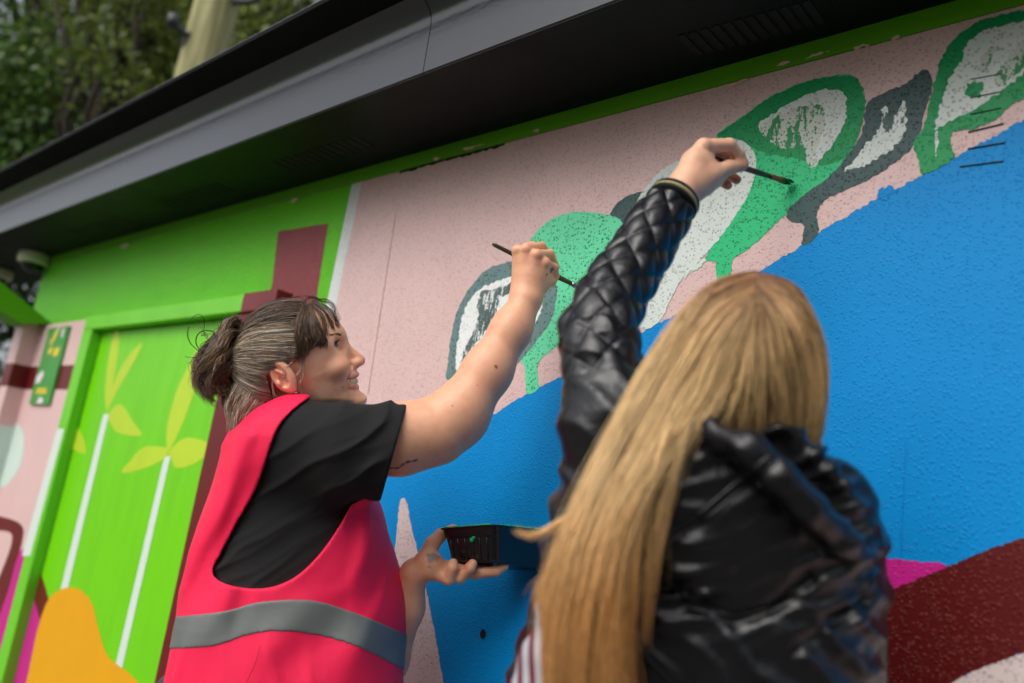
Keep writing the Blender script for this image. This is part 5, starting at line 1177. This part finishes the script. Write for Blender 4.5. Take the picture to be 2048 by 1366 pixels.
def jacket_mat():
    m, nt, bs = new_mat('black_coated_fabric'); pos = world_pos(nt)
    n1 = N(nt, 'ShaderNodeTexNoise', Scale=30.0, Detail=6.0, Roughness=.6); nt.links.new(pos, n1.inputs['Vector'])
    n2 = N(nt, 'ShaderNodeTexNoise', Scale=700.0, Detail=2.0); nt.links.new(pos, n2.inputs['Vector'])
    bs.inputs['Base Color'].default_value = (.006, .006, .008, 1)
    nt.links.new(math_n(nt, 'MULTIPLY_ADD', n1.outputs[0], .20, .22), bs.inputs['Roughness'])
    bs.inputs['Specular IOR Level'].default_value = .55
    h = math_n(nt, 'ADD', n1.outputs[0], math_n(nt, 'MULTIPLY', n2.outputs[0], .04)); b = N(nt, 'ShaderNodeBump', Strength=.5, Distance=.006); nt.links.new(h, b.inputs['Height']); nt.links.new(b.outputs[0], bs.inputs['Normal'])
    return m
M_jacket = jacket_mat()
# --- body
gh_c = P(1495, 702, .955); gF = nrm(np.array([-.52, .80, .26])); gS = .93
HG = Frame(gh_c, gF, (0, 0, 1)); HG.O = gh_c - HG.F * .02 * gS - HG.U * .044 * gS
GNECK = P(1478, 905, .955)
def gneck(q): return s_cone(q, np.array([.8, 0, -3.0]), HG.loc(GNECK[None])[0] * 100 / gS, 4.6, 5.2)
def ghead(p): return head_sdf(HG.loc(p) * 100 / gS, PROF, False, gneck) * gS / 100
cor = np.array([HG.w(f, s, u) for f in (-.08, .14) for s in (-.09, .09) for u in (-.14, .13)] + [GNECK - .06, GNECK + .06])
ghv, ghf = polygonize(ghead, cor.min(0), cor.max(0), .0034)
def k6(x, y, d): return P(*c6(x, y), d)
def ghand(p):
    d = s_chain(p, [k6(350, 1010, 1.170), k6(560, 760, 1.196), k6(640, 640, 1.205)], [.0245, .0235, .022], .01)
    d = smin(d, s_chain(p, [k6(600, 680, 1.205), k6(690, 460, 1.216), k6(775, 305, 1.224)], [.021, .0185, .0125], .008), .012)
    d = smin(d, s_chain(p, [k6(680, 700, 1.208), k6(790, 520, 1.222), k6(830, 380, 1.232)], [.020, .018, .012], .008), .012)
    d = smin(d, s_sph(p, k6(795, 275, 1.218), .0105), .005)
    d = smin(d, s_chain(p, [k6(795, 285, 1.222), k6(1068, 268, 1.238), k6(1172, 372, 1.25), k6(1228, 470, 1.258)], [.0112, .0098, .0086, .0072], .003), .005)
    d = smin(d, s_chain(p, [k6(700, 720, 1.204), k6(880, 596, 1.214), k6(1060, 512, 1.238), k6(1190, 500, 1.252)], [.0165, .0135, .0110, .0086], .004), .010)
    d = smin(d, s_chain(p, [k6(640, 810, 1.203), k6(800, 720, 1.222), k6(930, 640, 1.238)], [.0135, .0135, .0125], .006), .010)
    for c in ([k6(850, 330, 1.245), k6(1040, 360, 1.272), k6(1140, 480, 1.276)], [k6(900, 480, 1.25), k6(1020, 560, 1.276), k6(1150, 645, 1.268)], [k6(900, 600, 1.245), k6(960, 640, 1.265), k6(1052, 704, 1.256)]):
        d = smin(d, s_chain(p, c, [.0100, .0088, .0070], .003), .004)
    return d
bx = np.array([k6(330, 1040, 1.15), k6(1280, 180, 1.29), k6(330, 200, 1.25), k6(1280, 900, 1.22)]); gv2, gf2 = polygonize(ghand, bx.min(0) - .03, bx.max(0) + .03, .0016)
ghip = np.array([GO[0], GO[1], .84]) + GFW * .0
def glegs(p, off=0.0):
    d = None
    for sg_ in (-1, 1):
        h = ghip + GL * .085 * sg_; e = s_chain(p, [h, h + np.array([0, 0, -.40]) + GFW * .02 * sg_, h + np.array([0, 0, -.77])], [.08 + off, .056 + off, .04 + off], .02); d = e if d is None else smin(d, e, .03)
    return smin(d, s_ell(p, ghip + np.array([0, 0, .04]), (.15 + off, .13 + off, .13 + off)), .05)
def gcore(p): return smin(gtorso(p, -.035), glegs(p, -.012), .05)
gv3, gf3 = polygonize(gcore, np.array([GO[0] - .34, GO[1] - .34, .02]), np.array([GO[0] + .34, GO[1] + .34, GO[2] + gum[-1]]), .014)
def garm(p): return s_chain(p, [P(1265, 900, .97), P(1198, 680, 1.05), P(1270, 530, 1.13), k6(450, 900, 1.18)], [.042, .036, .030, .025], .02)
bx = np.array([P(1265, 900, .97), P(1198, 680, 1.05), k6(450, 900, 1.18)]); gv4, gf4 = polygonize(garm, bx.min(0) - .06, bx.max(0) + .06, .006)
V, F = join([(ghv, ghf), (gv2, gf2), (gv3, gf3), (gv4, gf4)]); C = np.ones((len(V), 3))
def stain2(c, r, col, w=1.0):
    dd = np.linalg.norm((V - c) / r, axis=1); ww = np.clip((1.3 - dd), 0, 1)[:, None] * w; C[:] = C * (1 - ww) + np.array(col) * ww
stain2(k6(1228, 470, 1.258), .012, (.85, .5, .45), .6); stain2(k6(1195, 500, 1.245), .010, (.8, .5, .5), .5); stain2(k6(1052, 704, 1.25), .010, (.75, .3, .3), .7); stain2(k6(1150, 645, 1.26), .010, (.75, .3, .3), .7)
mesh_obj('body', V, F, M_skin2, girl, True, C)
eyes(HG, girl, gS)
M_nail = paint('fingernail', srgb(236, 176, 158), .25, .05, 60, .05)
def nail(c, ax, out, parent, l=.0058, w=.0046):
    ax = nrm(ax); out = nrm(out - ax * np.dot(out, ax)); sd = np.cross(ax, out); v_, f_ = uv_ball(0, 1, 8); mesh_obj('fingernail', c + (v_[:, :1] * ax * l + v_[:, 1:2] * sd * w + v_[:, 2:] * out * .0012), f_, M_nail, parent, True)
nail(k6(1186, 497, 1.2425) , k6(1190, 500, 1.252) - k6(1060, 512, 1.238), CZ + .35 * CY, girl); nail(k6(1222, 458, 1.2505), k6(1228, 470, 1.258) - k6(1172, 372, 1.25), CZ + .6 * CX, girl, .005, .0038)
nail(harm(757, 556, 1.6145 + dz), harm(756, 566, 1.622 + dz) - harm(778, 510, 1.628 + dz), CZ + .4 * CX, woman, .0045, .0035)
v, f = polygonize(lambda p: smax(glegs(p, .012), p[:, 2] - .95, .01), ghip - np.array([.3, .3, .82]), ghip + np.array([.3, .3, .13]), .012); mesh_obj('trousers', v, f, M_denim, girl, True)
shoes(ghip, GL, GFW, girl, .9)
# --- jacket body
jb = np.array([GT.w(f, s, u) for f in (-.26, .27) for s in (-.17, .22) for u in (-.4, gum[-1] + .02)]); lo = jb.min(0); lo[2] = .83
v, f = polygonize(jacket_sdf, lo, jb.max(0), .0035); jac = mesh_obj('jacket', v, f, M_jacket, girl, True)
for pts in ([(1552, 922), (1482, 979), (1414, 1036), (1344, 1081), (1296, 1098)], [(1540, 912), (1470, 967), (1402, 1024), (1334, 1068)], [(1258, 1098), (1333, 1160), (1402, 1210), (1470, 1231), (1538, 1216)], [(1247, 1264), (1304, 1325), (1352, 1374)]):
    ln = drape(v, f, pts, .0006, 40)
    if len(ln) > 5: MB().tube(ln, .0019, 8).build('seam_piping', M_jacket, jac, smooth=True)
# --- quilted sleeve
path = resample([P(1268, 905, .968), P(1225, 830, .99), P(1207, 745, 1.018), P(1200, 668, 1.05), P(1218, 606, 1.085), P(1264, 532, 1.13), P(1312, 456, 1.165), P(1346, 404, 1.188)], 260)
rads = resample([(.066,), (.058,), (.051,), (.0515,), (.0475,), (.0445,), (.0420,), (.0360,)], 260)[:, 0]
n0 = lambda i: vnoise(np.stack([np.cos(th) * 1.5, np.sin(th) * 1.5, np.full(nth, i * .03)], 1))
nth = 200; T = np.gradient(path, axis=0); T /= np.linalg.norm(T, axis=1)[:, None]; arc = np.concatenate([[0], np.cumsum(np.linalg.norm(np.diff(path, axis=0), axis=1))])
a = nrm(np.cross(T[0], CZ)); th = np.linspace(0, 2 * math.pi, nth, endpoint=False); V = []
for i in range(len(path)):
    a = nrm(a - T[i] * a.dot(T[i])); b = np.cross(T[i], a); s = arc[i]
    wobble = .35 * np.sin(th * 2 + s * 20)
    ws = .10 * n0(i); qa_ = np.sin(math.pi * (6 * th / (2 * math.pi) + s / .056 + ws)); qb_ = np.sin(math.pi * (6 * th / (2 * math.pi) - s / .056 + .3 - ws))
    puff = np.sqrt(np.abs(qa_) * np.abs(qb_) + 1e-4)
    pos = path[i] + rads[i] * (np.cos(th)[:, None] * a + np.sin(th)[:, None] * b)
    n1 = vnoise(pos * 28 + 3); n2 = vnoise(pos * 13 + 11)
    elbow = math.exp(-((s - arc[95]) / .075) ** 2)
    cre = (1 - np.abs(np.sin(s / .0085 * .55 + th * .8 + 2.6 * n1))) ** 1.4 * np.clip(.35 + n2, 0, 1.1)
    r = rads[i] - .004 + .0062 * puff + .0022 * n1 + (.0005 + .0022 * elbow) * cre + .0012 * vnoise(pos * 60)
    if i > 246: r = r * (1 - .25 * (i - 246) / 13)
    V.append(path[i] + r[:, None] * (np.cos(th)[:, None] * a + np.sin(th)[:, None] * b))
V = np.array(V); ii = np.arange(V.shape[0] * nth).reshape(-1, nth); jj = np.roll(ii, -1, 1)
F = np.stack([ii[:-1], jj[:-1], jj[1:], ii[1:]], -1).reshape(-1, 4)
sleeve = mesh_obj('jacket_sleeve', V.reshape(-1, 3), F, M_jacket, girl, True)
M_rib = cloth_mat('ribbed_cuff_black', (.008, .008, .010, 1), .9, 600, .5); M_gold2 = cloth_mat('cuff_gold_stripe', srgb(176, 164, 108), .7, 600, .4)
def cuff(c, ax, r0, r1, l, mat, name):
    a = nrm(np.cross(ax, CZ)); b = np.cross(ax, a); pr = [(r0 * .80, 0), (r0, .001), (r0 * .5 + r1 * .5 + .0006, l * .5), (r1, l - .001), (r1 * .84, l)]; n = 90; V = []; F = []
    for (r, z) in pr:
        for k in range(n): q = 2 * math.pi * k / n; rr = r * (1 + .012 * math.cos(q * 45)); V.append(c + ax * z + rr * (math.cos(q) * a + math.sin(q) * b))
    for i in range(len(pr) - 1):
        for k in range(n): F.append((i * n + k, i * n + (k + 1) % n, (i + 1) * n + (k + 1) % n, (i + 1) * n + k))
    return mesh_obj(name, V, F, mat, sleeve, True)
ax = nrm(path[-1] - path[-14]); e0 = path[-1] - ax * .006
cuff(e0, ax, .0375, .0375, .0065, M_rib, 'cuff'); cuff(e0 + ax * .0062, ax, .0370, .0366, .0055, M_gold2, 'cuff_stripe'); cuff(e0 + ax * .0114, ax, .0372, .0362, .0065, M_rib, 'cuff')
# --- striped ribbing that shows beside the hair
def stripe_mat():
    m, nt, bs = new_mat('maroon_white_stripes'); g_ = N(nt, 'ShaderNodeNewGeometry'); dp = N(nt, 'ShaderNodeVectorMath', operation='DOT_PRODUCT'); nt.links.new(g_.outputs['Position'], dp.inputs[0]); dp.inputs[1].default_value = tuple(GL * 1.0 + np.array([0, 0, .22]))
    f_ = math_n(nt, 'SINE', math_n(nt, 'MULTIPLY', dp.outputs['Value'], 2 * math.pi / .0150)); c = mixc(nt, ramp(nt, f_, -.25, .0), srgb(104, 26, 50), srgb(176, 180, 186)); nt.links.new(c, bs.inputs['Base Color']); bs.inputs['Roughness'].default_value = .85
    return m
st = lambda p: smin(s_chain(p, [P(1112, 1150, .905), P(1108, 1215, .90), P(1098, 1262, .898)], [.014, .020, .016], .006), s_chain(p, [P(1098, 1262, .90), P(1092, 1320, .89), P(1088, 1400, .885), P(1090, 1500, .885)], [.016, .029, .036, .04], .006), .006) - .003 * vnoise(p * 40)
bx = np.array([P(1050, 1140, .9), P(1160, 1520, .9)]); v, f = polygonize(st, bx.min(0) - .06, bx.max(0) + .06, .004); mesh_obj('striped_hem', v, f, stripe_mat(), girl, True)
# --- long hair
HR = np.array(srgb(176, 132, 94)[:3]); HGd = np.array(srgb(255, 216, 154)[:3]); HCp = np.array(srgb(226, 154, 80)[:3]); HDk = np.array(srgb(104, 72, 44)[:3])
def gcol(L, a, rg, dark=0.0):
    n, m, _ = L.shape; t = np.linspace(0, 1, m)[None, :, None]
    u, v, d = proj(L.reshape(-1, 3)); v = v.reshape(n, m, 1)
    w1 = np.clip((v - 560) / 170, 0, 1); w2 = np.clip((v - 930) / 300, 0, 1)
    c = HR * (1 - w1) + HGd * w1; c = (c * (1 - .75 * w2) + HCp * .75 * w2) * 1.38
    k = rg.random((n, 1, 1)) ; c = c * rg.uniform(.72, 1.22, (n, 1, 1)); dk = np.clip((dark if np.ndim(dark) == 0 else dark[:, None, None]) + (k < .16) * .6, 0, 1); return c * (1 - dk) + HDk * dk
def gput(guides, n, m, rad, spread, clump, seed, wav, dark=0.0, keep=.35, cut=.12, off=.0):
    L, a = bundle([[P(*q) for q in g] for g in guides], n, m, rad, spread, clump, seed, wav, keep, cut, .6, .07, off); L = L + nrm(CZ) * .006; rg = np.random.default_rng(seed + 9)
    cb = np.random.default_rng(seed).random(60); dk = np.clip(dark(a) if callable(dark) else dark + 0 * a, 0, 1) + 1.3 * np.clip(np.interp(a * 59, np.arange(60), cb) - .5, 0, 1)
    st_ = np.interp(a * 149, np.arange(150), np.random.default_rng(seed + 3).random(150)) * .5 + .5 * np.interp(a * 44, np.arange(45), np.random.default_rng(seed + 4).random(45)); cc_ = gcol(L, a, rg, dk) * np.clip(.12 + 1.5 * st_, .32, 1.45)[:, None, None]; cc_ = cc_ / np.maximum(1, cc_.max(2, keepdims=True) / .93); return L, cc_, np.full(n, rad) * rg.uniform(.7, 1.2, n)  # streaks put highlights and shaded gaps between locks into the strand colour
gR = [[(1506, 549, .952), (1572, 566, .95), (1612, 615, .947), (1638, 700, .95), (1637, 800, .955), (1616, 925, .95)], [(1508, 560, .918), (1560, 592, .902), (1596, 650, .888), (1620, 730, .90), (1620, 830, .905), (1600, 935, .915)], [(1510, 585, .89), (1540, 635, .872), (1564, 700, .862), (1578, 780, .870), (1576, 870, .882), (1570, 945, .90)], [(1512, 615, .876), (1522, 720, .862), (1522, 810, .866), (1520, 880, .880), (1515, 940, .897)], [(1505, 625, .872), (1484, 730, .861), (1468, 810, .863), (1462, 870, .874), (1450, 912, .892)]]
gB = [[(1500, 620, 0.872), (1452, 720, 0.862), (1416, 820, 0.855), (1350, 900, 0.831), (1278, 990, 0.812), (1238, 1100, 0.802), (1226, 1230, 0.796), (1232, 1366, 0.794), (1225, 1450, 0.794)], [(1495, 600, 0.882), (1424, 700, 0.868), (1378, 800, 0.864), (1312, 900, 0.835), (1242, 1020, 0.810), (1215, 1150, 0.798), (1195, 1280, 0.794), (1190, 1450, 0.794)], [(1506, 585, 0.890), (1450, 620, 0.886), (1402, 676, 0.880), (1348, 770, 0.876), (1290, 890, 0.846), (1222, 1020, 0.820), (1172, 1160, 0.806), (1150, 1300, 0.799), (1150, 1450, 0.799)], [(1506, 560, 0.918), (1446, 584, 0.912), (1392, 632, 0.904), (1328, 730, 0.898), (1260, 860, 0.872), (1188, 1010, 0.838), (1138, 1150, 0.824), (1116, 1280, 0.814), (1128, 1450, 0.809)], [(1508, 549, 0.952), (1442, 564, 0.948), (1382, 612, 0.940), (1310, 715, 0.925), (1238, 855, 0.895), (1165, 1005, 0.859), (1116, 1130, 0.844), (1096, 1210, 0.836)]]
gs = [gput(gR[:5] + gB[:2], 300, 22, .00038, .006, 0, 21, .004, 0, .3, .5), gput(gB, 420, 22, .00038, .009, 0, 22, .006, 0, .3, .5), gput(gR, 3400, 22, .00042, .0026, 60, 1, .0022, lambda a: .25 + .35 * np.exp(-((a - .7) / .25) ** 2), off=.0035), gput(gB, 6000, 22, .00042, .0036, 80, 2, .0034, lambda a: .18 * (a < .15), off=.0080)]  # strands near the centre tinted darker: shadow painted into the hair colour
gs.append(gput([[(1340, 850, .826), (1302, 960, .812), (1272, 1080, .802), (1260, 1200, .798), (1256, 1320, .796)]], 80, 22, .0004, .0042, 0, 3, .003, 0, .3, .4)); gs.append(gput([[(1385, 840, .828), (1344, 950, .812), (1316, 1060, .802), (1295, 1180, .798), (1288, 1290, .796)]], 70, 22, .0004, .0042, 0, 4, .003, 0, .3, .4))
gs.append(gput([[(1180, 1010, .87), (1130, 1035, .868), (1090, 1060, .868), (1056, 1068, .868), (1030, 1056, .868)]], 46, 22, .00035, .0026, 0, 6, .001, 0, .6, .5))
gs.append(gput([[(1170, 1080, .86), (1130, 1130, .86), (1090, 1170, .862), (1078, 1200, .862)]], 160, 22, .0004, .005, 0, 8, .002))
# front side, over the forehead and the ears
fs = []
for sd in (-1, 1):
    for y0 in np.linspace(.2, 1, 5): fs.append([HG.w(.03, .004 * sd, .118), HG.w(.075, .035 * sd * y0, .105), HG.w(.085 - .02 * y0, .062 * sd * (.6 + .4 * y0), .05), HG.w(.05 - .04 * y0, .078 * sd, -.02), HG.w(.02, .08 * sd, -.10)])
for k in (0, 5):
    L, a = bundle(fs[k:k + 5], 700, 22, .0006, .002, 20, 30 + k, .001, .3); rg = np.random.default_rng(k); gs.append((L, gcol(L, a, rg, .2), np.full(700, .0006)))
merge(gs, 'long_hair', M_hair2, girl)
M_gcap = paint('blond_under_layer', srgb(120, 86, 52), .6, .6, 60, .4)
cap = lambda p: smax(s_ell(HG.loc(p) * 100 / gS, (1.5, 0, 4.5), (9.0, 7.55, 8.4)) * gS / 100, (HG.loc(p)[:, 0] - .055) * .9 - (HG.loc(p)[:, 2] - .04) * .4, .01)
fall = lambda p: smin(cap(p), s_chain(p, [P(1400, 760, .895), P(1310, 900, .885), P(1215, 1080, .862), P(1180, 1250, .85), P(1175, 1440, .85)], [.030, .020, .013, .009, .007], .02), .02) + .003 * vnoise(p * 50)
bx = np.array([P(1500, 540, .95), P(1160, 1450, .85)]); v, f = polygonize(fall, np.minimum(bx.min(0) - .06, gh_c - .13), np.maximum(bx.max(0) + .06, gh_c + .13), .005); mesh_obj('hair_underlayer', v, f, M_gcap, girl, True)
tree_at(60, 60, 9.5, (2.2, 2.2, 2.4), 90, 150, .055, M_leaf_a, 'dense dark green tree behind the corner of the roof', 1)
tree_at(330, 40, 11.0, (2.2, 2.2, 2.6), 80, 150, .055, M_leaf_a, 'dark green tree standing behind the wooden pole', 2)
tree_at(560, -60, 9.0, (1.5, 1.5, 1.9), 80, 140, .05, M_leaf_b, 'yellowish olive tree to the right of the wooden pole', 3)
tree_at(250, 140, 8.2, (1.0, 1.0, 1.3), 44, 140, .05, M_leaf_b, 'smaller olive tree between the wooden pole and the dark trees', 4)
tree_at(-120, 420, 8.0, (1.6, 1.6, 1.9), 140, 140, .055, M_leaf_a, 'dark leafy tree beyond the pink corner post', 5)

# unseen trees added behind the camera to darken glossy reflections and the right side
for k, (x, y, r) in enumerate(((1.5, -8.5, 2.4), (5.5, -6.5, 2.6), (7.5, -2.5, 2.2))):
    tree((x, y, -.05), 4, (x, y, 2.5), (r, r, 2.4), 120, 60, .15, M_leaf_a, ('unseen dark tree added across the path from the blue hill', 'unseen dark tree added across the path from the air grille slots', 'unseen dark tree added beside the far right end of the kiosk')[k], 60 + k, 'unseen trees added across the path')
